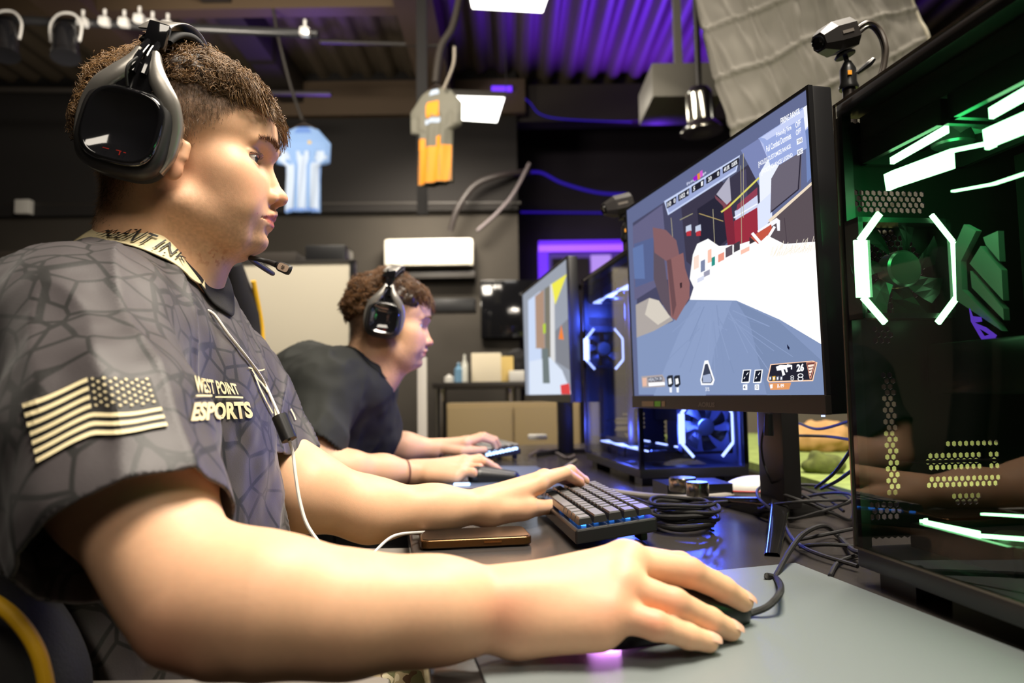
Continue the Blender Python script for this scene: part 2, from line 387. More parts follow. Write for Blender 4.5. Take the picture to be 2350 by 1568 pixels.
def tubes(R, A, B, C, ts, rad, n=3):
    """strand centre lines R[k,s,3] -> verts/quads; rad[s] or rad[k,s]"""
    K, S, _ = R.shape; T = np.gradient(R, axis=1); T /= np.linalg.norm(T, axis=2, keepdims=True)+1e-9
    ref = np.where(np.abs(T[..., 2:3]) < .9, np.array([0, 0, 1.0]), np.array([1.0, 0, 0])); U = np.cross(T, ref); U /= np.linalg.norm(U, axis=2, keepdims=True)+1e-9; Wv = np.cross(T, U)
    ang = 2*pi*np.arange(n)/n; rr = np.broadcast_to(rad, (K, S))[..., None, None]
    V = R[:, :, None]+(U[:, :, None]*np.cos(ang)[None, None, :, None]+Wv[:, :, None]*np.sin(ang)[None, None, :, None])*rr
    idx = np.arange(K*S*n).reshape(K, S, n); j = np.roll(np.arange(n), -1)
    Q = np.stack([idx[:, :-1], idx[:, :-1][..., j], idx[:, 1:][..., j], idx[:, 1:]], -1).reshape(-1, 4)
    return V.reshape(-1, 3).astype(np.float32), Q
def make_hair(fr, VN, parent, n_long=7000, n_short=9000, seed=1, size=1.0, fringe=1.0, drop=0, clr=(122, 92, 58), m=None, r0=.00056):
    V, N = VN; rs = np.random.RandomState(seed); x, y, z = V.T*1000; ay = np.abs(y); head = z > -125
    body_c = np.array(rgb(*clr), np.float32)
    top = (z > hairline(x, ay)-drop*(x < 60)) & head & (x < 93) & ~((z < 44) & (x > 20))
    # under layer: a rounded mass just off the scalp
    I = np.argwhere(top)[:, 0]
    roots = I[rs.randint(0, len(I), n_long)]; p0 = V[roots]+rs.randn(n_long, 3)*.0008; nn = N[roots]
    S = 13; t = np.linspace(0, 1, S)
    g = lambda o, f=22: np.stack([vnoise(p0, f, o), vnoise(p0, f, o+5), vnoise(p0, f, o+11)], 1)
    comb = np.stack([np.where(p0[:, 0] > .02, .75, -.15)+0*p0[:, 0], .25*np.sign(p0[:, 1]), np.full(n_long, .05)], 1)
    dirn = nn*1.0+comb*.7+g(1)*.9+rs.randn(n_long, 3)*.12; dirn /= np.linalg.norm(dirn, axis=1)[:, None]
    fr_front = sstep(.045, .08, p0[:, 0])*fringe
    L = (.027+.009*vnoise(p0, 40, 3)-.001*fr_front)*size*(.8+.4*rs.rand(n_long)); L *= .55+.45*sstep(0, 22, (p0[:, 2]*1000-hairline(p0[:, 0]*1000, 0))+8*(p0[:, 0] > .06))
    a = np.cross(dirn, np.array([0, 0, 1.0])); a /= np.linalg.norm(a, axis=1)[:, None]+1e-9; b = np.cross(dirn, a)
    ph = vnoise(p0, 75, 7)*5+rs.rand(n_long)*.35; cr = .0030+.0026*(vnoise(p0, 55, 2)+1)*.6+.0018*fr_front; tw = 7.5+3*vnoise(p0, 30, 4)
    th = ph[:, None]+tw[:, None]*t[None]
    R = p0[:, None]+dirn[:, None]*(L[:, None]*(t-.30*t*t)[None])[..., None]
    R = R+(a[:, None]*np.cos(th)[..., None]+b[:, None]*np.sin(th)[..., None])*(cr[:, None]*np.minimum(t*3, 1)[None])[..., None]
    R[..., 2] -= (t**2)[None]*(.004+.020*fr_front)[:, None]*size; R[..., 0] += (t**2)[None]*(.003*fr_front)[:, None]
    rad = (r0*(1-.6*t))[None]*(.7+.7*rs.rand(n_long))[:, None]
    HV, HQ = tubes(R, None, None, None, t, rad); cc = body_c[None]*(.55+.95*rs.rand(n_long)[:, None])*(1+.25*vnoise(p0, 30, 1)[:, None])
    CC = np.repeat(cc, S*3, axis=0)
    # clipped sides
    f = scalp_fade(x, ay, z)*(~top)*head; f = f/f.sum(); J = rs.choice(len(V), n_short, p=f); q0 = V[J]; qn = N[J]; fd = scalp_fade(*(V[J].T*1000*np.array([[1], [1], [1]])))
    d2 = qn*.5+np.array([.1, 0, -.8])+rs.randn(n_short, 3)*.25; d2 /= np.linalg.norm(d2, axis=1)[:, None]; t2 = np.linspace(0, 1, 3)
    R2 = q0[:, None]+d2[:, None]*(t2[None]*(.0025+.0095*fd*rs.rand(n_short))[:, None])[..., None]
    SV, SQ = tubes(R2, None, None, None, t2, (.00020*(1.1-t2))[None]*np.ones((n_short, 1)))
    # cap
    capm = (hairline(x, ay)+4-drop*(x < 60) < z) & head & (x < 90)
    cd_ = np.minimum((z-hairline(x, ay)+drop*(x < 60)-2)/14, 1).clip(0, 1); th_ = (.008+.004*vnoise(V, 70, 4)+.003*vnoise(V, 160, 4))*size*cd_
    return (np.concatenate([HV, SV]), np.concatenate([HQ, SQ+len(HV)]), np.concatenate([CC, np.repeat(body_c[None]*.8*(.6+.8*rs.rand(n_short)[:, None]), 9, axis=0)]), capm, V+N*th_[:, None])
def hair_object(fr, VN, Q, parent, seed=1, **kw):
    HV, HQ, HC, capm, capV = make_hair(fr, VN, parent, seed=seed, **kw)
    ql = Q[capm[Q].all(1)]; used = np.unique(ql); remap = np.full(len(capV), -1); remap[used] = np.arange(len(used))
    cv = capV[used]; cc = np.tile(np.array(rgb(50, 34, 20), np.float32), (len(cv), 1))*(1+.5*vnoise(cv, 220, 1)[:, None])
    Vall = np.concatenate([HV, cv]); Qall = np.concatenate([HQ, remap[ql]+len(HV)]); Call = np.concatenate([HC, cc]).clip(0, 1)
    return link('hair', npmesh('hair', fr.W(Vall), Qall, Call), HAIR, parent)
def eye_parts(fr, parent):
    EW = mat('eye_white', rgb(225, 218, 212), rough=.15, coat=.5); IR = mat('iris', rgb(70, 78, 84), rough=.1, coat=1); PU = mat('pupil', (.005, .005, .005), rough=.1)
    for sg in (-1, 1):
        mb = MB(); c = fr.w(.0650, .032*sg, -.0135); n = 20
        ax = (fr.R @ Vector((1, 0, -.05))).normalized()
        prof = [(.0128*sin(pi*i/n), -.0128*cos(pi*i/n)) for i in range(1, n)]
        mb.lathe(c, ax, prof, 24); eb = mb.build('eye', EW, parent, smooth=True)
        mi = MB(); mi.lathe(c, ax, [(.0001, .0133), (.0062, .0117), (.0064, .0110)], 20); mi.build('iris', IR, eb, smooth=True)
        mp = MB(); mp.lathe(c, ax, [(.0001, .0134), (.0026, .01305), (.0026, .012)], 16); mp.build('pupil', PU, eb, smooth=True)
def lids(fr, parent):
    LD = mat('lash_dark', rgb(58, 40, 30), rough=.6)
    for sg in (-1, 1):
        m = MB(); pts = []; rs = random.Random(5)
        for i in range(15):
            ph = radians(-38+i*7.6); el = radians(15-6*(i/14)**2-5*(1-i/14)**3); r = .0153
            d = Vector((cos(ph)*cos(el), sg*sin(ph)*cos(el), sin(el))); pts.append(Vector((.0650, .032*sg, -.0135))+d*r)
            e = pts[-1]+Vector((.0045, sg*.0020*(ph), .0006+rs.uniform(0, .001))); m.tube([fr.w(*pts[-1]), fr.w(*((pts[-1]+e)/2+Vector((0, 0, -.0006)))), fr.w(*e)], [.00022, .00018, .00006], 4, sub=2)
        m.tube([fr.w(*p) for p in pts], .00042, 6, sub=2); m.build('eyelashes', LD, parent)
def eyebrow(fr, VN, parent, seed=3, n=330):
    V, N = VN; rs = np.random.RandomState(seed); Vs = []; Qs = []; off = 0
    t = rs.rand(n*2); sg = np.where(np.arange(n*2) < n, 1, -1)
    y = (8+34*t)*sg*.001; z = (6.5+5*np.sin(t*2.2)-3.0*t+rs.randn(2*n)*1.6*(1-.5*t))*.001
    bvh = BVHTree.FromPolygons([tuple(v) for v in V[:]], BRQ['q'], epsilon=0) if False else None
    x = np.full(2*n, .08); m = V[:, 0] > .03; Vf = V[m]; Nf = N[m]
    P0 = []; D = []
    for i in range(2*n):
        k = np.argmin((Vf[:, 1]-y[i])**2+(Vf[:, 2]-z[i])**2-Vf[:, 0]*1e-5); P0.append(Vf[k]+rs.randn(3)*.0004); D.append(Nf[k]*.35+np.array([-.35*t[i], sg[i]*(.5+.4*t[i]), .55*(1-t[i]*1.1)]))
    P0 = np.array(P0); D = np.array(D); D /= np.linalg.norm(D, axis=1)[:, None]; tt = np.linspace(0, 1, 4)
    R = P0[:, None]+D[:, None]*(tt[None]*(.006+.003*rs.rand(2*n))[:, None])[..., None]
    HV, HQ = tubes(R, 0, 0, 0, tt, (.00016*(1.15-tt))[None]*np.ones((2*n, 1)))
    c = np.tile(np.array(rgb(112, 80, 56), np.float32), (len(HV), 1))
    link('eyebrows', npmesh('eyebrows', fr.W(HV), HQ, c), HAIR, parent)
def arm_color(V, N, spots=()):
    col = np.tile(BASE_SKIN, (len(V), 1)); col = col*(1+.05*vnoise(V, 40)[:, None]+.03*vnoise(V, 300, 4)[:, None])
    for p, r, c, a in spots:
        m = np.exp(-(np.linalg.norm(V-np.array(p, np.float32), axis=1)/r)**2)*a; col = col*(1-m[:, None])+np.array(rgb(*c), np.float32)*m[:, None]
    return col.clip(0, 1)
def joinmesh(parts):
    Vs, Qs, Cs = [], [], []; off = 0
    for V, Q, C in parts: Vs.append(V); Qs.append(Q+off); Cs.append(C); off += len(V)
    return np.concatenate(Vs), np.concatenate(Qs), np.concatenate(Cs)
def pts3(L, dz=0): return [(tuple(P(a, b, d)), r) for a, b, d, r in L]
def arm_sdf(chain, palm, fingers, thumb, extra=()):
    """chain: shoulder..wrist [(pt,r)]; palm: list of (mcp pt, r0, r1); fingers: list of chains starting at the mcp"""
    s = SDF(); s.chain(chain, .03, .02); W = chain[-1]
    for p, r0, r1 in palm: s.cone(W[0], p, r0, r1, .012)
    for i in range(len(palm)-1): s.cone(palm[i][0], palm[i+1][0], palm[i][2]*.93, palm[i+1][2]*.93, .006)
    for a, b, ra, rb, k in extra: s.cone(a, b, ra, rb, k)
    fs = [s.ops]; groups = []
    for f in fingers+[thumb]:
        g = SDF(); g.chain(f, .004, .004); groups.append(g)
    for g, f in zip(groups, fingers+[thumb]):
        A = np.array([q[0] for q in f]); c = (A.max(0)+A.min(0))/2; R = float(np.linalg.norm(A-c, axis=1).max())+.02
        s.raw((lambda g: (lambda p: g.ev(p)))(g), c, R, .0035)
    # nails: shallow flattening at each finger tip is left to colour + nail plates
    return s
def nail_plates(tips, parent):
    NM = mat('fingernail', rgb(238, 188, 164), rough=.25, coat=.4)
    for (a, b, up, r) in tips:     # a: last joint, b: tip centre, up: nail normal
        a, b, up = Vector(a), Vector(b), Vector(up); d = (b-a).normalized(); up = (up-d*up.dot(d)).normalized(); w = d.cross(up)
        g = []
        for i in range(9):
            u = -1+2*i/8; row = []
            for j in range(9):
                v = -1+2*j/8; q = 1-.25*abs(u)**3; ang = v*.85
                row.append(b+d*(u*r*.95+r*.15)+(up*cos(ang)+w*sin(ang)*q)*(r*1.06)*(1-.06*(abs(u)**4)*2)-up*r*.03*(u+1)*(u > 0))
            g.append(row)
        ngrid_mesh('fingernail', g, NM, parent)
# ---- near player --------------------------------------------------
C1 = P(430, 350, .78); FR1 = Frame(C1, radians(13))
player = empty('person', (C1.x-.03, C1.y+.02, 0), 'person in dark patterned jersey with flag sleeve, hands on mouse and keyboard', 'person')
HV1, HQ1, HC1, VN1 = head_mesh(FR1, NECK1)
hand_r = dict(
 chain=[((200, 800, .61), .055)] , )
Wr = (1165, 1398, .53)
near_chain = pts3([(205, 800, .615, .052), (300, 1100, .530, .0530), (382, 1285, .495, .0355), (432, 1392, .48, .0285), (600, 1394, .485, .0385), (800, 1408, .50, .0352), (1000, 1399, .515, .0300), (1165, 1397, .53, .0262)])
M_p, M_r, M_m, M_i = P(1402, 1405, .520), P(1428, 1345, .536), P(1442, 1292, .558), P(1432, 1284, .585)
palm = [(tuple(M_p), .022, .0155), (tuple(M_r), .025, .0155), (tuple(M_m), .025, .0155), (tuple(M_i), .023, .0150)]
f_p = pts3([(1402, 1405, .520, .0125), (1505, 1436, .513, .0098), (1580, 1461, .523, .0083), (1626, 1474, .531, .0074)])
f_r = pts3([(1428, 1345, .536, .0130), (1548, 1385, .532, .0105), (1630, 1424, .547, .0091), (1676, 1447, .556, .0081)])
f_m = pts3([(1442, 1292, .558, .0132), (1582, 1314, .568, .0112), (1660, 1352, .585, .0096), (1705, 1380, .594, .0086)])
f_i = pts3([(1432, 1284, .585, .0128), (1560, 1298, .606, .0108), (1640, 1338, .622, .0094), (1682, 1368, .63, .0084)])
thumb = pts3([(1230, 1400, .56, .018), (1340, 1400, .60, .015), (1440, 1415, .615, .0122), (1510, 1428, .618, .0100)])
sa = arm_sdf(near_chain, palm, [f_p, f_r, f_m, f_i], thumb, extra=[(P(1200, 1445, .522), P(1370, 1445, .515), .018, .015, .015), (P(392, 1474, .472), P(480, 1476, .475), .010, .018, .018), (P(470, 1310, .485), P(640, 1350, .485), .028, .030, .02)])
lo, hi = (-.46, .38, .66), (.21, .74, 1.02)
AV, AQ = sa.mesh(lo, hi, .0018); AV = smooth_mesh(AV, AQ, 1, .4)
red = (206, 122, 96)
AC = arm_color(AV, None, [(P(1505, 1425, .505), .012, red, .55), (P(1550, 1375, .525), .012, red, .4), (P(1590, 1300, .56), .012, red, .3), (P(1405, 1385, .505), .02, red, .35), (P(1150, 1400, .505), .022, red, .5), (P(385, 1490, .46), .03, red, .55), (P(1430, 1350, .52), .015, red, .3)])
# far (left) arm on the keyboard
far_chain = pts3([(535, 870, .985, .044), (612, 1020, .955, .040), (703, 1128, .935, .0455), (850, 1171, .965, .0375), (1000, 1169, 1.0, .0280), (1112, 1163, 1.03, .0232)])
L_i, L_m, L_r, L_p = P(1236, 1112, 1.068), P(1250, 1099, 1.095), P(1246, 1100, 1.12), P(1235, 1106, 1.14)
lpalm = [(tuple(L_i), .021, .0132), (tuple(L_m), .022, .0138), (tuple(L_r), .021, .0132), (tuple(L_p), .019, .012)]
l_i = pts3([(1236, 1108, 1.068, .0115), (1297, 1086, 1.12, .0094), (1328, 1106, 1.15, .0082), (1340, 1131, 1.165, .0072)])
l_m = pts3([(1250, 1099, 1.095, .0118), (1310, 1081, 1.155, .0094), (1340, 1104, 1.185, .0084), (1347, 1127, 1.20, .0074)])
l_r = pts3([(1246, 1100, 1.12, .0115), (1300, 1086, 1.18, .0095), (1326, 1104, 1.21, .0080), (1334, 1120, 1.225, .0072)])
l_p = pts3([(1235, 1106, 1.14, .0108), (1282, 1096, 1.19, .0088), (1304, 1108, 1.215, .0075), (1312, 1122, 1.23, .0066)])
l_t = pts3([(1150, 1168, 1.03, .0175), (1212, 1166, 1.048, .0145), (1262, 1164, 1.08, .0104), (1299, 1157, 1.11, .0094)])
sl_ = arm_sdf(far_chain, lpalm, [l_i, l_m, l_r, l_p], l_t, extra=[(P(1130, 1178, 1.03), P(1200, 1172, 1.045), .016, .015, .015)])
BV, BQ = sl_.mesh((-.42, .86, .70), (.19, 1.28, 1.04), .0024); BV = smooth_mesh(BV, BQ, 1, .4)
BC = arm_color(BV, None, [(P(1297, 1152, 1.10), .012, red, .4), (P(1320, 1112, 1.14), .02, red, .4), (P(1215, 1150, 1.03), .012, red, .3)])
body = joinmesh([(HV1, HQ1, HC1), (AV, AQ, AC), (BV, BQ, BC)])
link('body', npmesh('body', *body), SKIN, player)
hair_object(FR1, VN1, HQ1, player, seed=2)
eye_parts(FR1, player); lids(FR1, player); eyebrow(FR1, VN1, player)
zup = Vector((0, -.15, 1))
nail_plates([(f_p[2][0], f_p[3][0], (.25, -.35, .9), f_p[3][1]), (f_r[2][0], f_r[3][0], (.25, -.3, .9), f_r[3][1]), (f_m[2][0], f_m[3][0], (.3, -.25, .9), f_m[3][1]), (f_i[2][0], f_i[3][0], (.2, 0, 1), f_i[3][1]),
             (l_t[2][0], l_t[3][0], (-.1, -.8, .55), l_t[3][1]), (l_i[2][0], l_i[3][0], (.9, -.1, .5), l_i[3][1])], player)
# ------------------------------------------------------------------ clothing of the near player
def shirt_material(name, base, line, scale, stretch=(1, 1, 1)):
    m = bpy.data.materials.new(name); m.use_nodes = True; nt = m.node_tree; b = nt.nodes['Principled BSDF']; L = nt.links.new
    tc = nt.nodes.new('ShaderNodeTexCoord'); mp = nt.nodes.new('ShaderNodeMapping'); mp.inputs['Scale'].default_value = stretch; L(tc.outputs['Object'], mp.inputs[0])
    wn = nt.nodes.new('ShaderNodeTexNoise'); wn.inputs['Scale'].default_value = 5; L(mp.outputs[0], wn.inputs[0])
    add = nt.nodes.new('ShaderNodeVectorMath'); add.operation = 'MULTIPLY_ADD'; L(wn.outputs['Color'], add.inputs[0]); add.inputs[1].default_value = (.03, .03, .03); L(mp.outputs[0], add.inputs[2])
    masks = []
    for sc, w, seed in ((scale, .042, 0), (scale*.5, .024, 5)):
        v = nt.nodes.new('ShaderNodeTexVoronoi'); v.feature = 'DISTANCE_TO_EDGE'; v.inputs['Scale'].default_value = sc
        o = nt.nodes.new('ShaderNodeVectorMath'); o.operation = 'ADD'; o.inputs[1].default_value = (seed, seed*.7, 0); L(add.outputs[0], o.inputs[0]); L(o.outputs[0], v.inputs['Vector'])
        r = nt.nodes.new('ShaderNodeMapRange'); r.inputs[1].default_value = w*.7; r.inputs[2].default_value = w*1.25; L(v.outputs['Distance'], r.inputs[0]); masks.append(r.outputs[0])
    mul = nt.nodes.new('ShaderNodeMath'); mul.operation = 'MULTIPLY'; L(masks[0], mul.inputs[0]); L(masks[1], mul.inputs[1])
    mix = nt.nodes.new('ShaderNodeMix'); mix.data_type = 'RGBA'; L(mul.outputs[0], mix.inputs['Factor']); mix.inputs['A'].default_value = (*line, 1); mix.inputs['B'].default_value = (*base, 1)
    L(mix.outputs['Result'], b.inputs['Base Color']); b.inputs['Roughness'].default_value = .55; b.inputs['Sheen Weight'].default_value = .15
    wv = nt.nodes.new('ShaderNodeTexNoise'); wv.inputs['Scale'].default_value = 700; L(tc.outputs['Object'], wv.inputs[0]); bp = nt.nodes.new('ShaderNodeBump'); bp.inputs['Strength'].default_value = .12; bp.inputs['Distance'].default_value = .001
    L(wv.outputs[0], bp.inputs['Height']); L(bp.outputs[0], b.inputs['Normal']); return m
SHIRT = shirt_material('patterned_jersey_fabric', rgb(60, 54, 56), rgb(12, 10, 9), 26)
CREAM = mat('cream_print', rgb(232, 216, 172), rough=.6); BLACKCLOTH = mat('black_cloth', rgb(22, 20, 20), rough=.8, bump=(500, .2))
def delfaces(V, Q, mask):
    Q = Q[~mask]; used = np.unique(Q); rm = np.full(len(V), -1); rm[used] = np.arange(len(used)); return V[used], rm[Q]
def cloth(name, V, Q, m, parent, th=.0022):
    o = link(name, npmesh(name, V, Q), m, parent); md = o.modifiers.new('cloth_thickness', 'SOLIDIFY'); md.thickness = th; md.offset = -1; return o
def snap(V, Q, planes):
    """put the open edge of a cut garment exactly on its cutting plane"""
    E = np.concatenate([Q[:, [0, 1]], Q[:, [1, 2]], Q[:, [2, 3]], Q[:, [3, 0]]]); E.sort(axis=1); u, c = np.unique(E, axis=0, return_counts=True); b = np.unique(u[c == 1])
    for c0, n, R in planes:
        d = (V[b]-c0)@n; m = (np.abs(d) < .012) & (np.linalg.norm(V[b]-c0, axis=1) < R); V[b[m]] -= (d[m]+.001)[:, None]*n
    nb = {}
    for a_, b_ in u[c == 1]: nb.setdefault(a_, []).append(b_); nb.setdefault(b_, []).append(a_)
    for _ in range(3):
        W2 = V.copy()
        for k, l in nb.items():
            if len(l) == 2: W2[k] = V[k]*.5+(V[l[0]]+V[l[1]])*.25
        V = W2
    return V
s = SDF()
s.cone((-.402, .665, .978), (-.405, .905, .965), .082, .078, .05)
s.cone((-.402, .80, 1.045), (-.385, .66, 1.0), .058, .068, .05); s.cone((-.402, .80, 1.045), (-.405, .91, .985), .058, .064, .05)
s.ell((-.396, .79, .90), (.118, .170, .145), .05); s.ell((-.388, .785, .75), (.132, .165, .18), .06); s.ell((-.385, .79, .62), (.15, .17, .16), .06)
s.ell((-.45, .80, .92), (.10, .17, .17), .05)
axn = [np.array(P(195, 800, .612)), np.array(P(250, 1010, .548)), np.array(P(297, 1200, .508))]
s.cone(axn[0], axn[1], .073, .071, .04); s.cone(axn[1], axn[2], .071, .0650, .03); s.cone(axn[2], axn[2]+(axn[2]-axn[1])*1.1, .0650, .060, .02)
axf = [np.array(P(532, 866, .985)), np.array(P(622, 1072, .95))]; s.cone(axf[0], axf[1], .066, .059, .04); s.cone(axf[1], axf[1]+(axf[1]-axf[0])*.6, .059, .058, .02)
V, Q = s.mesh((-.60, .40, .45), (-.16, 1.12, 1.14), .0032); V = smooth_mesh(V, Q, 2, .5)
N = normals(V, Q)
# folds: drawn along the sleeve and across the chest
def folds(V):
    f = 0.0; a = (axn[2]-axn[0]); a /= np.linalg.norm(a)
    rel = V-axn[0]; al = rel@a; q = V-al[:, None]*a*.78
    f = .0075*(1-np.abs(vnoise(q, 20, 1)))**3+.0030*vnoise(q, 42, 5)+.0012*vnoise(V*np.array([1, 1, .6]), 60, 2)
    return f-.002
V = (V+N*folds(V)[:, None]).astype(np.float32)
fc = V[Q].mean(1); fn = normals(V, Q)[Q].mean(1)
mask = np.zeros(len(Q), bool)
# sleeve hems
hn = (axn[2]-axn[1]); hn /= np.linalg.norm(hn); hn = hn+np.array([.10, .0, -.05]); hn /= np.linalg.norm(hn); hp_ = np.array(P(290, 1172, .515))+hn*.030; cut1 = ((fc-hp_)@hn > 0) & (np.linalg.norm(fc-axn[2]-hn*.05, axis=1) < .14)
hf = (axf[1]-axf[0]); hf /= np.linalg.norm(hf); hf = hf+np.array([.25, 0, 0]); hf /= np.linalg.norm(hf); cut2 = ((fc-axf[1]-hf*.022)@hf > 0) & (np.linalg.norm(fc-axf[1]-hf*.05, axis=1) < .10) & (fc[:, 1] > .86)
# neck opening
cA = np.array(P(243, 580, .79)); cB = np.array(P(468, 741, .775)); cm = (cA+cB)/2; cu = (cB-cA); ch = np.linalg.norm(cu)/2; cu /= 2*ch; cv = np.array([0, 1, 0.]); cv -= cu*(cv@cu); cv /= np.linalg.norm(cv); cn = np.cross(cu, cv); cn *= np.sign(cn[2])
def rim(th):    # V-pointed opening: radius along cu / cv
    x = math.cos(th); y = math.sin(th); return (x*ch*(1.0), y*ch*.80*(1-.42*max(x, 0)**1.3))
rel = fc-cm; u = rel@cu; v = rel@cv; th = np.arctan2(v/(ch*.8), u/ch)
ru = np.cos(th); rr = np.hypot(np.cos(th)*ch, np.sin(th)*ch*.8*(1-.42*np.maximum(ru, 0)**1.3)); inside = (np.hypot(u, v) < rr) & (rel@cn > -.045)
Vc, Qc = V, Q; shirt_bvh = BVHTree.FromPolygons([Vector(map(float, x)) for x in V], [tuple(map(int, q)) for q in Q])
V2, Q2 = delfaces(V, Q, cut1 | cut2 | inside)
V2 = snap(V2, Q2, [(hp_, hn, .14), (axf[1]+hf*.022, hf, .12)])
shirt = cloth('jersey', V2, Q2, SHIRT, player)
# collar bands laid on the shirt round the opening
def on_shirt(p, off=.0015, d=None):
    d = Vector(d if d is not None else -cn); loc, nn, i, t = shirt_bvh.ray_cast(Vector(p)-d*.12, d)
    if loc is None: return None
    if nn.dot(d) > 0: nn = -nn
    return loc+nn*off
def rimpt(th, s, off):
    a, b = rim(th); p = Vector(cm)+Vector(cu)*a*s+Vector(cv)*b*s; q = on_shirt(p, off); q = q if q is not None else p
    return q+Vector(cn)*.016*max(0, min(1, (1.45-s)/.4))*(1-.9*max(cos(th), 0)**.8)
rimpt0 = rimpt
def rimpt(th, s, off): return sum((rimpt0(th+d_, s, off) for d_ in (-.12, -.06, 0, .06, .12)), Vector())/5
def band(name, t0, t1, s0, s1, off, m, n=60, k=6, parent=shirt):
    g = []
    for i in range(n+1):
        th_ = t0+(t1-t0)*i/n; a = s0(th_) if callable(s0) else s0; b = s1(th_) if callable(s1) else s1
        g.append([rimpt(th_, a+(b-a)*j/k, off) for j in range(k+1)])
    o = ngrid_mesh(name, g, m, parent); md = o.modifiers.new('t', 'SOLIDIFY'); md.thickness = .0015; md.offset = 0; return o
pan0 = lambda t: 1.03+.16*max(cos(t)+.35, 0)
band('collar', -pi, pi, lambda t: .86, lambda t: pan0(t)+.03, .002, BLACKCLOTH, n=110)
cream = lambda t: 1.03+.68*max(0, sin((t+.76*pi)/(.54*pi)*pi))**.7 if -.76*pi <= t <= -.22*pi else 1.03
band('collar_panel', -pi*.76, -.22*pi, pan0, cream, .0030, CREAM)
# prints are laid out flat, then draped on the cloth from the side they face
def cam_drape(px, py, off=.0012):
    v = ray(px, py).normalized(); loc, nn, i, t = shirt_bvh.ray_cast(Vector((0, 0, CZ)), v)
    if loc is None: return None
    if nn.dot(v) > 0: nn = -nn
    return loc+nn*off
def patch(px_of, polys, mb, step=.08, mi=0):
    """polys in uv; each convex quad is diced and draped"""
    for (a, b, c, d) in polys:
        n = max(1, int(max(abs(b[0]-a[0]), abs(c[0]-d[0]))/step)); m_ = max(1, int(max(abs(d[1]-a[1]), abs(c[1]-b[1]))/step))
        g = []
        for i in range(n+1):
            row = []
            for j in range(m_+1):
                s_, t_ = i/n, j/m_; u = (a[0]*(1-s_)+b[0]*s_)*(1-t_)+(d[0]*(1-s_)+c[0]*s_)*t_; v = (a[1]*(1-s_)+b[1]*s_)*(1-t_)+(d[1]*(1-s_)+c[1]*s_)*t_
                row.append(cam_drape(*px_of(u, v)))
            g.append(row)
        for i in range(n):
            for j in range(m_):
                q = [g[i][j], g[i+1][j], g[i+1][j+1], g[i][j+1]]
                if all(x is not None for x in q) and max((q[k]-q[k-1]).length for k in range(4)) < .05: mb.add(q, [(0, 1, 2, 3)], mi)
def lerp2(a, b, t): return (a[0]+(b[0]-a[0])*t, a[1]+(b[1]-a[1])*t)
def flag_px(u, v):
    T = [(57, 929), (201, 872), (345, 868)]; Bm = [(90, 1062), (216, 1004), (384, 986)]
    if u < .42: a, b = lerp2(T[0], T[1], u/.42), lerp2(Bm[0], Bm[1], u/.42)
    else: a, b = lerp2(T[1], T[2], (u-.42)/.58), lerp2(Bm[1], Bm[2], (u-.42)/.58)
    x, y = lerp2(a, b, v); return (x, y+3.5*sin(u*9+v*2))
BLK = mat('black_print', rgb(24, 21, 19), rough=.6)
mb = MB(); patch(flag_px, [((.0, .0), (1, 0), (1, 1), (.0, 1))], mb, .04); 
mb.build('flag_backing', BLK, shirt)
mb = MB(); dr0 = cam_drape; cam_drape = lambda x, y, off=.0022: dr0(x, y, off)
for i in range(0, 13, 2):
    v0, v1 = (i+.05)/13, (i+.98)/13; patch(flag_px, [((0, v0), (.43 if i < 7 else 1, v0), (.43 if i < 7 else 1, v1), (0, v1))], mb, .04)
for r in range(9):
    for c in range(6 if r % 2 == 0 else 5):
        u = .475+(c+(0 if r % 2 == 0 else .5))*.096; v = .03+r*.0575; pts = []
        for k in range(10):
            rr_ = .026 if k % 2 == 0 else .012; a = k*pi/5+.2; q = cam_drape(*flag_px(u+cos(a)*rr_*.8, v+sin(a)*rr_*1.25)); pts.append(q)
        cc_ = cam_drape(*flag_px(u, v))
        if cc_ is not None and all(q is not None for q in pts): mb.add(pts+[cc_], [(k, (k+1) % 10, 10) for k in range(10)])
mb.build('flag_print', CREAM, shirt)
def text_mesh(txt, offset=0.0, res=3):
    cu_ = bpy.data.curves.new('t', 'FONT'); cu_.body = txt; cu_.size = 1; cu_.offset = offset; cu_.resolution_u = res; cu_.fill_mode = 'FRONT'
    o = bpy.data.objects.new('t', cu_); COL.objects.link(o); dg = bpy.context.evaluated_depsgraph_get(); me = bpy.data.meshes.new_from_object(o.evaluated_get(dg))
    bpy.data.objects.remove(o); bpy.data.curves.remove(cu_)
    bm = bmesh.new(); bm.from_mesh(me); bpy.data.meshes.remove(me)
    return bm
def text_uv(txt, offset=.012, cuts=0, res=3):
    bm = text_mesh(txt, offset, res); bmesh.ops.triangulate(bm, faces=bm.faces[:])
    if cuts:
        for _ in range(cuts): bmesh.ops.subdivide_edges(bm, edges=[e for e in bm.edges if e.calc_length() > .22], cuts=1); bmesh.ops.triangulate(bm, faces=bm.faces[:])
    bm.verts.index_update(); xs = [v.co.x for v in bm.verts]; ys = [v.co.y for v in bm.verts]; x0, x1, y0, y1 = min(xs), max(xs), min(ys), max(ys)
    vs = [((v.co.x-x0)/(x1-x0), 1-(v.co.y-y0)/(y1-y0)) for v in bm.verts]; fs = [tuple(v.index for v in f.verts) for f in bm.faces]; bm.free(); return vs, fs
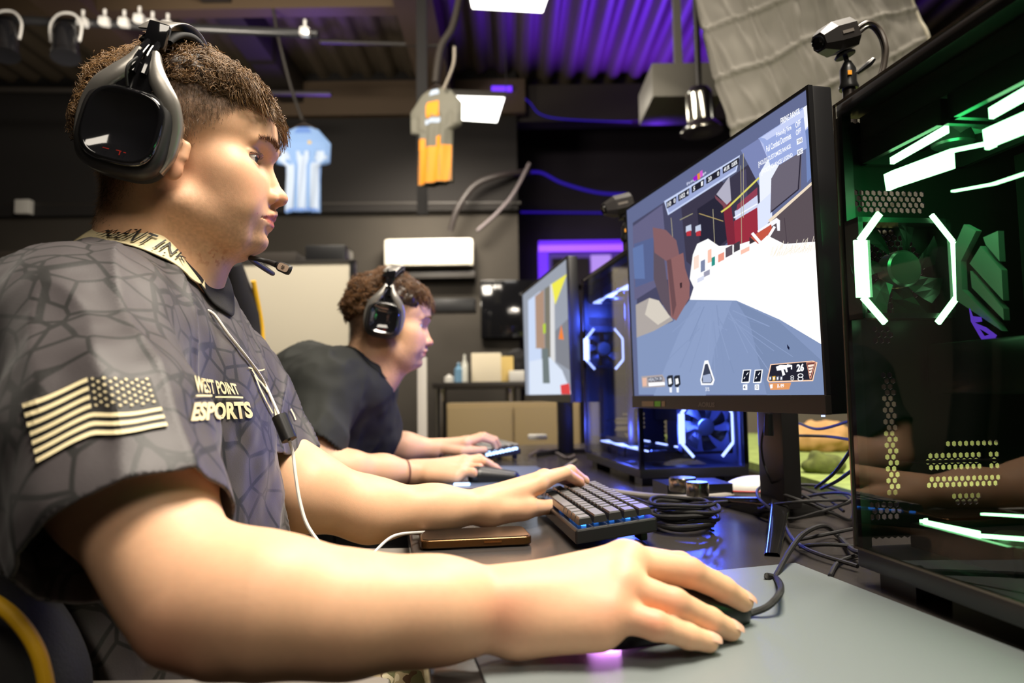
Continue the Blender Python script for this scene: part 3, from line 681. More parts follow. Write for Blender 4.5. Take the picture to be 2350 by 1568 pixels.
def drape_text(txt, corners, mb, off=.0014, offset=.03, fn=None, cuts=2):
    """corners TL TR BR BL in pixels"""
    vs, fs = text_uv(txt, offset, cuts); TL, TR, BR, BL = corners; fn = fn or (lambda x, y: cam_drape(x, y, off)); out = []
    for (u, v) in vs:
        a = lerp2(TL, TR, u); b = lerp2(BL, BR, u); out.append(fn(*lerp2(a, b, v)))
    ok = [f for f in fs if all(out[i] is not None for i in f)]; out = [p if p is not None else Vector((0, 0, 0)) for p in out]; mb.add(out, ok)
mb = MB()
drape_text('WEST POINT', [(443, 864), (538, 882), (550, 907), (447, 903)], mb)
drape_text('ESPORTS', [(443, 925), (570, 922), (580, 960), (434, 969)], mb, offset=.045)
patch(lambda u, v: (444+u*110, 909+v*4+3*u*u), [((0, 0), (1, 0), (1, 1), (0, 1))], mb)
mb.build('chest_lettering', CREAM, shirt)
# crest on the chest: pale lines and a running figure
for L_ in ([(566, 845), (590, 852), (604, 850)], [(574, 850), (588, 872), (600, 884)], [(580, 862), (594, 896), (607, 922), (622, 950), (634, 962)], [(596, 880), (606, 893), (612, 905)], [(604, 880), (616, 905), (628, 938), (634, 966)], [(640, 1005), (632, 985), (628, 938)], [(664, 940), (672, 955), (676, 966)]):
    for a, b in zip(L_[:-1], L_[1:]):
        mb = MB(); w = 3.0; d = math.hypot(b[0]-a[0], b[1]-a[1]); nx, ny = -(b[1]-a[1])/d*w, (b[0]-a[0])/d*w
        patch(lambda u, v: (a[0]+(b[0]-a[0])*u+nx*(v-.5), a[1]+(b[1]-a[1])*u+ny*(v-.5)), [((0, 0), (1, 0), (1, 1), (0, 1))], mb, .5)
        if mb.v: mb.build('chest_crest_line', CREAM, shirt)
mb = MB()
pn = bpy.data.objects['collar_panel']
def panel_text(txt, t0, t1, s0, s1):
    vs, fs = text_uv(txt, .0, 2); out = []
    for (u, v) in vs:
        th_ = t0+(t1-t0)*u; c_ = cream(th_); s_ = s1+(s0-s1)*v; out.append(rimpt(th_, pan0(th_)+(c_-pan0(th_))*s_, .0068))
    mb.add(out, fs)
panel_text('AGENT INK', -.61*pi, -.34*pi, .62, .14); panel_text('A P P A R E L', -.58*pi, -.38*pi, .90, .68)
mb.build('collar_lettering', BLK, pn)
# trousers in camouflage
def camo():
    m = bpy.data.materials.new('camouflage_cloth'); m.use_nodes = True; nt = m.node_tree; b = nt.nodes['Principled BSDF']; L = nt.links.new; b.inputs['Roughness'].default_value = .85
    tc = nt.nodes.new('ShaderNodeTexCoord'); prev = None
    for i, (sc, c, th_) in enumerate(((0, rgb(182, 165, 128), 0), (28, rgb(112, 112, 74), .52), (34, rgb(92, 68, 44), .58), (46, rgb(216, 204, 170), .6))):
        if i == 0: prev = c; continue
        n = nt.nodes.new('ShaderNodeTexNoise'); n.inputs['Scale'].default_value = sc; n.inputs['Detail'].default_value = 1.5; n.inputs['Distortion'].default_value = .6; L(tc.outputs['Object'], n.inputs[0])
        r = nt.nodes.new('ShaderNodeMath'); r.operation = 'GREATER_THAN'; r.inputs[1].default_value = th_; L(n.outputs[0], r.inputs[0])
        mx = nt.nodes.new('ShaderNodeMix'); mx.data_type = 'RGBA'; L(r.outputs[0], mx.inputs['Factor'])
        if i == 1: mx.inputs['A'].default_value = (*prev, 1)
        else: L(prev, mx.inputs['A'])
        mx.inputs['B'].default_value = (*c, 1); prev = mx.outputs['Result']
    L(prev, b.inputs['Base Color']); return m
CAMO = camo(); s = SDF(); s.ell((-.37, .78, .53), (.16, .18, .11), .04)
for y0, y1 in ((.69, .66), (.90, .93)):
    s.cone((-.33, y0, .545), (.10, y1, .575), .098, .074, .04); s.cone((.10, y1, .575), (.07, y1, .13), .070, .048, .03)
V, Q = s.mesh((-.56, .52, .08), (.20, 1.04, .68), .006); N = normals(V, Q); V = V+N*(.006*vnoise(V*np.array([1, .5, 1]), 26, 3)+.003*vnoise(V, 60, 1))[:, None]
link('trousers', npmesh('trousers', V, Q), CAMO, player)
for y1 in (.66, .93):
    s = SDF(); s.cone((.05, y1, .15), (.06, y1, .06), .045, .043, .02); s.cone((.06, y1, .045), (.22, y1, .035), .045, .036, .02)
    V, Q = s.mesh((-.02, y1-.08, -.01), (.30, y1+.08, .22), .006); link('boot', npmesh('boot', V, Q), mat('tan_boot', rgb(120, 96, 66), rough=.8), player)
# ------------------------------------------------------------------ headset of the near player
def headset(fr, hp, label, cat_group=None, boom=True, tilt=radians(13), cup=(-.036, -.013), near=.086, sc=1.0):
    root = empty('headset', fr.w(cup[0], -near, cup[1]), label, 'headset')
    PB = mat('gloss_black_plastic', (.006, .006, .007), rough=.07, coat=1); MBK = mat('matt_black_plastic', (.018, .017, .017), rough=.45); GM = mat('brushed_grey_plastic', rgb(158, 154, 148), rough=.34, metal=.6); PADM = mat('ear_cushion', (.02, .02, .021), rough=.8)
    def sup(a, ex=3.2): c, s_ = cos(a), sin(a); return (abs(c)**(2/ex)*(1 if c >= 0 else -1), abs(s_)**(2/ex)*(1 if s_ >= 0 else -1))
    for sg in (-1, 1):
        def L(u, v, w): # u: towards the face, v: up along the tilted axis, w: outwards
            u, v = u*.81*sc, v*.775*sc
            x = cup[0]+u*cos(tilt)+v*sin(tilt); z = cup[1]-u*sin(tilt)+v*cos(tilt); return fr.w(x, sg*w, z)
        def shell(prof, name, m, par, cx=0, cy=0, ex=3.2, n=56):
            g = []
            for (rx, ry, w) in prof: g.append([L(cx+sup(2*pi*k/n, ex)[0]*rx, cy+sup(2*pi*k/n, ex)[1]*ry, w) for k in range(n+1)])
            return ngrid_mesh(name, g, m, par)
        n0 = near
        shell([(.030, .034, n0-.022), (.046, .052, n0-.024), (.050, .056, n0-.014), (.0485, .0545, n0-.002), (.044, .05, n0)], 'ear_pad', PADM, root)
        cupo = shell([(.046, .052, n0-.003), (.0515, .0575, n0+.001), (.0525, .0580, n0+.010), (.0495, .0545, n0+.018), (.042, .047, n0+.0215), (.0405, .0455, n0+.0200), (.0001, .0001, n0+.0200)], 'ear_cup', MBK, root)
        pl = shell([(.0430, .0480, n0+.0195), (.0435, .0485, n0+.0235), (.0405, .0455, n0+.0265), (.0375, .0425, n0+.0262), (.0360, .0410, n0+.0250), (.0001, .0001, n0+.0258)], 'ear_plate', PB, cupo)
        if sg == -1:
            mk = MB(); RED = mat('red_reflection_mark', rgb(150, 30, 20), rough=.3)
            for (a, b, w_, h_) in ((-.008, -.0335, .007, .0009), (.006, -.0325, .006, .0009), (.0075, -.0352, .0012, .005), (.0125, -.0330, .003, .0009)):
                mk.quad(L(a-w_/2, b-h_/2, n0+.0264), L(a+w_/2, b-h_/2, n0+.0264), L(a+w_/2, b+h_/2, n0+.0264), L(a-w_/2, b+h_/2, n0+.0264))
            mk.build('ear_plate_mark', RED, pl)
        # fork arms: two grey blades running down both sides of the cup
        for sd in (-1, 1):
            g = []
            path = [(.010, .106, .0215), (.014, .088, .024), (.024, .068, .026), (.040, .046, .024), (.0505, .018, .018), (.0515, -.016, .014), (.046, -.040, .011)]
            wd = [.004, .008, .011, .0115, .0095, .007, .003]
            if sd < 0: path = [(x*.98-.002, y, w) for x, y, w in path]
            pp = catmull([Vector(p) for p in path], 5); m_ = len(pp)
            for i, p in enumerate(pp):
                t = i/(m_-1)*(len(wd)-1); k = min(int(t), len(wd)-2); w_ = wd[k]+(wd[k+1]-wd[k])*(t-k)
                d = pp[min(i+1, m_-1)]-pp[max(i-1, 0)]; nrm = Vector((d.y, -d.x, 0)).normalized() if d.length else Vector((1, 0, 0))
                if nrm.x < 0: nrm = -nrm
                row = []
                for (a, b) in ((-1, -.004), (-1, .0), (-.6, .003), (.6, .003), (1, -.001), (1, -.008)):
                    q = p+nrm*a*w_; row.append(L(q.x*sd, q.y, n0+q.z+b-.006))
                row.append(row[0]); g.append(row)
            ngrid_mesh('fork_arm', g, GM, root)
        hub = MB(); hub.prism([L(*q) for q in ((-.013, .060, n0+.012), (.013, .060, n0+.012), (.019, .050, n0+.014), (.010, .088, n0+.014), (-.010, .088, n0+.014), (-.019, .050, n0+.014))][0:0] or [L(-.020, .050, n0+.010), L(.020, .050, n0+.010), L(.010, .090, n0+.010), L(-.010, .090, n0+.010)], L(0, 0, .010)-L(0, 0, 0)); hub.build('fork_hub', PB, root)
        # slider rails
        rl = MB()
        for u in (-.0062, .0062):
            rl.tube([L(u, .070, n0+.022), L(u*1.0, .100, n0+.016), L(u*.9, .128, n0+.001)], .0036, 8, sub=4)
        for i in range(9): rl.box(L(0, .088+i*.0045, n0+.0165-i*.0018), (.012, .0012, .0016))
        rl.build('slider', PB, root, smooth=True)
        cb = MB(); cb.tube([L(-.003, .088, n0+.026), L(-.008, .074, n0+.030), L(-.008, .062, n0+.029), L(-.006, .050, n0+.024)], .0014, 8); cb.build('ear_cup_cable', MBK, root, smooth=True)
    # headband: arc over the head from slider to slider
    zt, xt = .094, cup[0]+.108*sin(tilt)+.004
    for off, m, wd, th, nm in ((0, PADM, .016, .006, 'headband_pad'), (.0085, GM, .0150, .0022, 'headband')):
        g = []
        for i in range(33):
            a = pi*(.06+.88*i/32); w = cos(a)*(near-.006+off); h = sin(a)**.7*(.042)+zt-.020+off
            x = xt-.012+(.024)*sin(a)
            nr = Vector((0, cos(a), sin(a)))
            row = []
            for (u, v) in ((-1, 0), (-.9, 1), (.9, 1), (1, 0), (.9, -1), (-.9, -1), (-1, 0)):
                q = Vector((x+u*wd, w, h))+nr*v*th*.5; row.append(fr.w(*q))
            g.append(row)
        ngrid_mesh(nm, g, m, root)
    for sg in (-1, 1):
        bl = MB(); bl.box(fr.w(xt-.004, sg*(near+.002), zt-.006), (.020, .010, .026), fr.R @ Matrix.Rotation(tilt, 3, 'Y'), bev=.002)
        bl.build('headband_block', PB, root, smooth=True)
    if boom: # microphone boom from the far cup round to the mouth
        q0 = P(575, 594, .80); q1 = P(612, 600, .795); q2 = P(634, 608, .79); q3 = P(668, 622, .785)
        far = [fr.w(.01, .095, -.05), fr.w(.055, .098, -.095), fr.w(.085, .07, -.122)]
        bm_ = MB(); bm_.tube([*far, q0, q1, q2], [.0028, .0028, .0028, .0028, .0026, .0034], 10); b_ = bm_.build('microphone_boom', MBK, root, smooth=True)
        mc = MB(); d = (q3-q2); n_ = 14; g = []
        ax = d.normalized(); u = ax.cross(Vector((0, 1, 0))).normalized(); w = Vector((0, 1, 0))
        pr = [(.0, .0015), (.08, .0042), (.25, .0056), (.8, .0060), (.95, .0052), (1, .002)]
        mc.add([], [])
        for t, r in pr: g.append([q2+d*t+u*r*cos(2*pi*k/n_)+w*r*.75*sin(2*pi*k/n_) for k in range(n_+1)])
        mh = ngrid_mesh('microphone', g, MBK, root)
        f0 = MB(); pts = []
        for k in range(24):
            c, s_ = sup(2*pi*k/24, 3.5); pts.append(q2+d*(.56+.34*c)+u*.0042*s_-w*.0050)
        f0.prism(pts, -w*.0008); fg = f0.build('microphone_face', mat('silver_pink_plastic', rgb(205, 180, 160), rough=.35, metal=.2), mh)
        dots = MB()
        for (a, b) in ((0, 0), (.5, .9), (-.5, .9), (.5, -.9), (-.5, -.9), (1, 0), (-1, 0)):
            c = q2+d*(.56+a*.085)+u*b*.0017-w*.0059; dots.cyl(c, c-w*.0003, .00055, n=8)
        dots.build('microphone_hole', PB, fg)
    return root
hs1 = headset(FR1, None, 'glossy black and grey over-ear headset with boom microphone worn by the foreground player')
# ------------------------------------------------------------------ second player further down the row
C2 = P(893, 732, 1.68); FR2 = Frame(C2, radians(10), radians(5))
NECK2 = [((-26, 0, -20), (-34, 0, -105), 55, 52, .03), ((-34, 0, -105), (-72, 0, -170), 52, 56, .03), ((10, 0, -95), (-10, 0, -140), 42, 38, .03), ((-10, 0, -140), (-60, 0, -225), 38, 55, .03), ((-75, 0, -190), (-105, 0, -235), 58, 75, .03)]
p2 = empty('person', (-.52, 1.74, 0), 'person in plain black t-shirt and headset, leaning forward further down the desk', 'person')
HV2, HQ2, HC2, VN2 = head_mesh(FR2, NECK2, h=.0028)
a2 = SDF()
c2n = pts3([(735, 905, 1.56, .05), (712, 1010, 1.50, .049), (722, 1078, 1.47, .042), (800, 1080, 1.50, .037), (880, 1082, 1.55, .031), (952, 1085, 1.59, .0245)])
M2 = [P(1058, 1084, 1.575), P(1066, 1072, 1.60), P(1070, 1062, 1.625), P(1066, 1058, 1.65)]
pal = [(tuple(p), .022, .0145) for p in M2]
g1 = pts3([(1058, 1084, 1.575, .0115), (1085, 1084, 1.57, .0092), (1098, 1097, 1.575, .008), (1103, 1103, 1.58, .0072)])
g2 = pts3([(1066, 1072, 1.60, .0115), (1100, 1074, 1.59, .0096), (1118, 1092, 1.60, .0083), (1124, 1102, 1.605, .0075)])
g3 = pts3([(1070, 1062, 1.625, .0118), (1110, 1060, 1.62, .0100), (1136, 1074, 1.64, .0088), (1150, 1084, 1.65, .0078)])
g4 = pts3([(1066, 1058, 1.65, .0115), (1100, 1052, 1.66, .0096), (1125, 1066, 1.67, .0083), (1138, 1078, 1.68, .0075)])
tt2 = pts3([(990, 1095, 1.63, .017), (1040, 1095, 1.68, .0145), (1070, 1098, 1.69, .0115), (1090, 1100, 1.69, .0095)])
s2 = arm_sdf(c2n, pal, [g1, g2, g3, g4], tt2, extra=[(P(985, 1092, 1.575), P(1045, 1096, 1.565), .017, .014, .012)])
V, Q = s2.mesh((-.50, 1.38, .68), (.02, 1.74, 1.02), .0034); A2 = (V, Q, arm_color(V, None, [(P(1100, 1070, 1.58), .03, (214, 130, 110), .3)]))
c2f = pts3([(838, 900, 1.98, .05), (850, 990, 1.95, .047), (868, 1022, 1.92, .040), (930, 1026, 1.93, .034), (1000, 1030, 1.95, .0245)])
K2 = [P(1068, 1018, 1.94), P(1075, 1014, 1.965), P(1075, 1012, 1.99), P(1068, 1012, 2.01)]
pal = [(tuple(p), .020, .0135) for p in K2]
hf_ = [pts3([(x, y, d, .011), (x+36, y-12, d+.02, .0092), (x+62, y-4, d+.04, .008), (x+70, y+10, d+.05, .0072)]) for x, y, d in ((1068, 1018, 1.94), (1075, 1014, 1.965), (1075, 1012, 1.99), (1068, 1012, 2.01))]
ht_ = pts3([(1020, 1030, 1.94, .016), (1060, 1036, 1.93, .0135), (1090, 1034, 1.94, .011), (1112, 1033, 1.95, .0092)])
s3 = arm_sdf(c2f, pal, hf_, ht_); V, Q = s3.mesh((-.46, 1.84, .72), (.02, 2.14, 1.02), .0034); B2 = (V, Q, arm_color(V, None))
body2 = joinmesh([(HV2, HQ2, HC2), A2, B2]); link('body', npmesh('body', *body2), SKIN, p2)
hair_object(FR2, VN2, HQ2, p2, seed=5, n_long=4200, n_short=1500, clr=(112, 78, 46), size=1.05, r0=.0008, drop=22)
eye_parts(FR2, p2); eyebrow(FR2, VN2, p2, n=140)
TS = mat('black_cotton', rgb(38, 40, 37), rough=.85, bump=(300, .1), noise=(6, .15))
s = SDF(); nk = np.array(FR2.w(-.075, 0, -.155)); 
sN, sF = np.array(P(742, 895, 1.57)), np.array(P(838, 895, 1.98)); mid = (sN+sF)/2
s.cone(sN+(mid-sN)*.2, sF+(mid-sF)*.2, .085, .085, .05); s.cone(nk, sN, .062, .070, .06); s.cone(nk, sF, .062, .068, .06)
s.ell(mid+np.array([-.02, 0, -.09]), (.115, .19, .13), .05); s.ell((mid[0]-.10, 1.76, .80), (.135, .17, .16), .06); s.ell((mid[0]-.13, 1.76, .64), (.15, .17, .15), .06)
s.ell(mid+np.array([-.09, 0, .0]), (.10, .16, .12), .05); s.cone(nk+np.array([.03, 0, -.02]), mid+np.array([.05, 0, -.10]), .055, .085, .05)
e1 = np.array(P(722, 1010, 1.50)); s.cone(sN, e1, .072, .064, .03); d_ = e1-sN; s.cone(e1, e1+d_*.4, .064, .062, .02)
e2 = np.array(P(850, 975, 1.955)); s.cone(sF, e2, .070, .062, .03); d2_ = e2-sF; s.cone(e2, e2+d2_*.4, .062, .060, .02)
V, Q = s.mesh((-.80, 1.36, .48), (-.16, 2.14, 1.16), .006); V = smooth_mesh(V, Q, 1, .5); N = normals(V, Q)
V = (V+N*(.006*(1-np.abs(vnoise(V*np.array([1, 1, .5]), 24, 7)))**2+.003*vnoise(V, 40, 2)-.003)[:, None]).astype(np.float32); fc = V[Q].mean(1)
un = d_/np.linalg.norm(d_); uf = d2_/np.linalg.norm(d2_); un2 = un+np.array([-.25, 0, 0])
cut = ((fc-(e1+un*.018))@un2 > 0) & (np.linalg.norm(fc-e1-un*.05, axis=1) < .11); cut |= ((fc-(e2+uf*.01))@uf > 0) & (np.linalg.norm(fc-e2-uf*.04, axis=1) < .10)
na = np.array(FR2.w(-.028, 0, -.100)); nd = np.array(FR2.R @ Vector((-.55, 0, -.83))); nd /= np.linalg.norm(nd); rl = fc-na; al = rl@nd; rad = np.linalg.norm(rl-al[:, None]*nd, axis=1); cut |= (rad < .062) & (al < .085)
bv2 = BVHTree.FromPolygons([Vector(map(float, x)) for x in V], [tuple(map(int, q)) for q in Q])
V, Q = delfaces(V, Q, cut); ts = cloth('t_shirt', V, Q, TS, p2, .003)
uu = Vector(nd).orthogonal().normalized(); ww = Vector(nd).cross(uu); g = []
for i in range(61):
    t = 2*pi*i/60; row = []
    for r in (.058, .064, .071):
        o = Vector(na)-Vector(nd)*.06+(uu*cos(t)+ww*sin(t))*r; loc = bv2.ray_cast(o, Vector(nd)); p = loc[0] if loc[0] is not None else o+Vector(nd)*.12; row.append(p-Vector(nd)*.003)
    g.append(row)
ngrid_mesh('collar', g, mat('black_rib', rgb(26, 28, 26), rough=.9), ts)
s = SDF(); s.ell((-.60, 1.76, .56), (.16, .18, .11), .04)
for y0, y1 in ((1.66, 1.62), (1.87, 1.91)): s.cone((-.56, y0, .56), (-.14, y1, .575), .095, .072, .04); s.cone((-.14, y1, .575), (-.17, y1, .10), .068, .045, .03)
V, Q = s.mesh((-.80, 1.5, .05), (-.04, 2.02, .7), .010); link('trousers', npmesh('trousers', V, Q), mat('dark_trousers', rgb(36, 34, 34), rough=.9), p2)
for y1 in (1.62, 1.91):
    s = SDF(); s.cone((-.17, y1, .12), (-.17, y1, .06), .045, .043, .02); s.cone((-.17, y1, .045), (-.02, y1, .035), .045, .036, .02)
    V, Q = s.mesh((-.25, y1-.08, -.01), (.06, y1+.08, .2), .008); link('shoe', npmesh('shoe', V, Q), mat('black_shoe', (.02, .02, .02), rough=.6), p2)
hs2 = headset(FR2, None, 'black over-ear headset worn by the person in the plain t-shirt', boom=False, tilt=radians(4), cup=(-.012, -.012), sc=.95)
wb = MB(); a_, b_ = P(996, 1030, 1.95), P(1004, 1030, 1.952); wb.cyl(a_, b_+(b_-a_)*.8, .0275, n=24); w_ = wb.build('wristwatch', mat('black_rubber', (.015, .015, .016), rough=.5), None, smooth=True); tag(w_, 'black band watch on the far wrist of the player in plain t-shirt', 'watch')
# ------------------------------------------------------------------ desk and what stands on it
DESKM = mat('dark_desk_laminate', rgb(66, 62, 60), rough=.20, spec=.6, bump=(260, .04), noise=(3, .06))
MATM = mat('grey_mouse_mat', rgb(124, 131, 132), rough=.32, spec=.5, bump=(1400, .15))
BP = mat('black_plastic', (.012, .012, .013), rough=.35); BG = mat('black_gloss', (.006, .006, .007), rough=.08, coat=.6); CABM = mat('black_cable', (.015, .014, .014), rough=.5, bump=(1800, .5))
STEEL = mat('steel', (.55, .54, .52), rough=.25, metal=1); WHITE = mat('white_plastic', rgb(225, 222, 214), rough=.4)
DZ = .74; ED = Vector((-.17, 1, 0)).normalized(); EN = Vector((ED.y, -ED.x, 0))
def edge(t, w=0, z=0): return Vector((-.136, .953, z))+ED*t+EN*w
mb = MB(); mb.prism([edge(-.95, 0, DZ-.028), edge(1.75, 0, DZ-.028), edge(1.75, .78, DZ-.028), edge(-.95, .78, DZ-.028)], (0, 0, .028))
dk = mb.build('gaming_desk', DESKM); md = dk.modifiers.new('rounded_edge', 'BEVEL'); md.width = .004; md.segments = 3
tag(dk, 'long dark laminate desk the two players sit at', 'desk')
for t, w in ((-.9, .06), (-.9, .70), (.42, .70), (.42, .10), (1.68, .06), (1.68, .70)):
    lg = MB(); c = edge(t, w); lg.box((c.x, c.y, (DZ-.028)/2), (.05, .05, DZ-.028)); lg.build('leg', BP, dk)
ms = MB(); a = PZ(1825, 1297, DZ); g_ = Vector((-.955, -.296, 0)).normalized(); g2_ = Vector((.2, -1, 0)).normalized(); M_ = [a, a+g_*.385, a+g_*.385+g2_*.62, a+g2_*.74]
ms.prism([p+Vector((0, 0, .0004)) for p in M_], (0, 0, .002)); mo = ms.build('mouse_mat', MATM); tag(mo, 'light grey mouse mat under the foreground hand and mouse', 'mouse mat')
# --- generic cable
def cable(name, pts, r, label, m=CABM, cat='cable', group=None, parent=None, n=8, sub=8):
    mb = MB(); mb.tube(pts, r, n, sub=sub); o = mb.build(name, m, parent, smooth=True)
    if label: tag(o, label, cat, group)
    return o
def Z(px, py, h): return PZ(px, py, DZ+h)
# --- monitor
def emis():
    m = bpy.data.materials.new('screen_picture'); m.use_nodes = True; nt = m.node_tree; nt.nodes.clear(); o = nt.nodes.new('ShaderNodeOutputMaterial'); e = nt.nodes.new('ShaderNodeEmission'); a = nt.nodes.new('ShaderNodeAttribute'); a.attribute_name = 'Col'
    e.inputs[1].default_value = 1.12; nt.links.new(a.outputs['Color'], e.inputs[0]); nt.links.new(e.outputs[0], o.inputs[0]); return m
EM = emis()
def glass_sheet(name, tint, refl=1.0):
    m = bpy.data.materials.new(name); m.use_nodes = True; nt = m.node_tree; nt.nodes.clear(); o = nt.nodes.new('ShaderNodeOutputMaterial'); L = nt.links.new
    t = nt.nodes.new('ShaderNodeBsdfTransparent'); t.inputs[0].default_value = (*tint, 1); g = nt.nodes.new('ShaderNodeBsdfGlossy'); g.inputs['Roughness'].default_value = .02; g.inputs[0].default_value = (refl, refl, refl, 1)
    f = nt.nodes.new('ShaderNodeFresnel'); f.inputs[0].default_value = 1.5; mx = nt.nodes.new('ShaderNodeMixShader'); L(f.outputs[0], mx.inputs[0]); L(t.outputs[0], mx.inputs[1]); L(g.outputs[0], mx.inputs[2]); L(mx.outputs[0], o.inputs[0]); return m
def monitor(B1, B2, h, label, foot=True, bez=.004, chin=.022, thick=.026, lean=.016):
    B1, B2 = Vector(B1), Vector(B2); z = (B1.z+B2.z)/2; B1.z = B2.z = z; u = (B2-B1).normalized(); w = (B2-B1).length; n = Vector((-u.y, u.x, 0)); 
    if n.x > 0: n = -n
    U = (Vector((0, 0, 1))+n*lean).normalized(); n = (n-U*n.dot(U)).normalized()
    mid = (B1+B2)/2; root = empty('monitor', (mid.x-n.x*.05, mid.y-n.y*.05, DZ), label, 'monitor')
    def L(a, b, c): return B1+u*a+U*b+n*c
    sh = MB(); M3 = Matrix((u, n, U)).transposed()
    sh.box(L(w/2, h/2, -thick/2-.002), (w, thick, h), M3, bev=.003); sh.box(L(w/2, h*.45, -thick-.014), (w*.55, .03, h*.55), M3, bev=.012); hs_ = sh.build('housing', BP, root, smooth=True)
    br = MB(); 
    for a0, a1, b0, b1 in ((0, w, h-bez, h), (0, bez, chin, h-bez), (w-bez, w, chin, h-bez)): br.box(L((a0+a1)/2, (b0+b1)/2, 0), (a1-a0, .006, b1-b0), M3)
    br.build('bezel', BP, root)
    cb = MB(); cb.box(L(w/2, chin/2, .001), (w, .008, chin), M3, bev=.001); ch = cb.build('chin', mat('chin_grey', rgb(46, 42, 38), rough=.4), root)
    pn = MB(); pn.quad(L(bez, chin, .0012), L(w-bez, chin, .0012), L(w-bez, h-bez, .0012), L(bez, h-bez, .0012)); pn.build('panel', BG, root)
    return root, L, n, w, ch
def painter(L, n, root, ext, name='picture'):
    mb = MB(); lay = [0]; p0 = L(0, 0, .0014)
    o_ = L(0, 0, 0); uu = (L(1, 0, 0)-o_); vv = (L(0, 1, 0)-o_)
    def to(x, y):
        q = PL(x, y, p0+n*(lay[0]*.000010), n); a, b = (q-o_).dot(uu), (q-o_).dot(vv)
        return q+uu*(min(max(a, ext[0]), ext[1])-a)+vv*(min(max(b, ext[2]), ext[3])-b)
    def poly(pts, c):
        lay[0] += 1; mb.add([to(*p) for p in pts], [tuple(range(len(pts)))], 0, rgb(*c))
    def text(t, corners, c, off=.01):
        lay[0] += 1; k = len(mb.v); drape_text(t, corners, mb, offset=off, fn=to, cuts=0); mb.c = mb.c[:k]+[rgb(*c)]*(len(mb.v)-k)
    def line(a, b, w, c):
        d = math.hypot(b[0]-a[0], b[1]-a[1])+1e-6; nx, ny = -(b[1]-a[1])/d*w/2, (b[0]-a[0])/d*w/2; poly([(a[0]+nx, a[1]+ny), (b[0]+nx, b[1]+ny), (b[0]-nx, b[1]-ny), (a[0]-nx, a[1]-ny)], c)
    return mb, poly, text, line, lambda: mb.build(name, EM, root, attr=True)
r1, L1, n1, w1, ch1 = monitor(P(1905, 950, .80), P(1457, 937, 1.345), .376, 'large flat monitor showing a bright game scene in front of the foreground player')
print('mon corners', proj(L1(0, 0, 0)), proj(L1(0, .372, 0)), proj(L1(w1, .372, 0)), proj(L1(w1, 0, 0)))
mb, poly, text, line, done = painter(L1, n1, r1, (.004, w1-.004, .022, .372))
def inset(a, b): return proj(L1(a, b, .0014))
q00, q10, q11, q01 = inset(.004, .022), inset(w1-.004, .022), inset(w1-.004, .372), inset(.004, .372)
poly([q10, q00, q01, q11], (96, 104, 140))
def uv(x, y):  # photo pixel -> stays a pixel but clipped softly inside the panel
    return (x, y)
poly([(1452, 512), (1560, 440), (1600, 415), (1600, 700), (1462, 700)], (70, 70, 96))
poly([(1452, 520), (1520, 470), (1535, 640), (1456, 690)], (98, 96, 128)); poly([(1455, 560), (1500, 545), (1510, 640), (1458, 660)], (84, 96, 138))
poly([(1560, 440), (1745, 330), (1765, 470), (1600, 620), (1575, 600)], (58, 54, 72)); poly([(1600, 480), (1660, 440), (1680, 540), (1610, 600)], (40, 38, 54))
poly([(1640, 395), (1740, 330), (1752, 352), (1660, 420)], (80, 84, 110)); poly([(1655, 440), (1672, 430), (1690, 560), (1670, 565)], (120, 40, 56)); poly([(1700, 395), (1712, 388), (1720, 540), (1706, 545)], (74, 70, 96))
poly([(1740, 318), (1866, 236), (1870, 300), (1790, 440), (1768, 420), (1748, 350)], (176, 186, 228)); poly([(1700, 345), (1742, 318), (1790, 430), (1765, 470)], (120, 130, 176))
poly([(1832, 255), (1866, 232), (1868, 280), (1846, 300)], (236, 238, 252)); poly([(1742, 400), (1800, 300), (1846, 285), (1850, 330), (1768, 490), (1745, 500)], (228, 233, 250))
poly([(1738, 470), (1772, 440), (1772, 530), (1738, 550)], (214, 222, 248)); poly([(1848, 300), (1870, 285), (1874, 400), (1852, 420)], (110, 130, 180)); poly([(1858, 290), (1862, 287), (1866, 408), (1862, 412)], (180, 214, 250))
poly([(1770, 410), (1822, 318), (1840, 330), (1838, 432), (1768, 490)], (104, 98, 112)); line((1824, 318), (1838, 345), 4, (40, 38, 50)); line((1838, 345), (1832, 435), 3, (44, 40, 54)); line((1832, 435), (1770, 486), 3, (48, 44, 58))
poly([(1762, 512), (1870, 420), (1880, 620), (1760, 620)], (88, 78, 84)); line((1765, 508), (1868, 418), 7, (232, 214, 190)); line((1800, 500), (1806, 560), 1.5, (70, 60, 68))
poly([(1686, 485), (1738, 448), (1740, 475), (1688, 508)], (200, 206, 232)); poly([(1684, 508), (1738, 476), (1740, 545), (1688, 570)], (150, 46, 62)); poly([(1692, 470), (1738, 430), (1738, 448), (1690, 484)], (140, 60, 80)); line((1684, 500), (1738, 468), 3, (236, 240, 250))
line((1742, 408), (1672, 475), 4, (214, 206, 100)); line((1672, 475), (1655, 487), 4, (214, 206, 100)); poly([(1640, 448), (1668, 470), (1664, 478), (1642, 456)], (120, 70, 82)); poly([(1644, 446), (1674, 405), (1678, 460), (1668, 470)], (172, 170, 188))
for x0, y0, x1, y1 in ((1540, 500, 1545, 560), (1700, 380, 1702, 560), (1636, 480, 1640, 560), (1706, 352, 1706, 500)): line((x0, y0), (x1, y1), 1.2, (176, 168, 140))
line((1560, 505), (1590, 490), 2, (150, 146, 120)); line((1604, 490), (1660, 508), 2, (170, 150, 100))
for x in (1580, 1602): poly([(x-6, 520), (x+6, 515), (x+7, 530), (x-6, 534)], (190, 200, 220)); poly([(x-5, 532), (x+6, 529), (x+6, 541), (x-4, 542)], (180, 50, 60))
poly([(1452, 570), (1456, 640), (1480, 640), (1476, 560)], (96, 116, 164))
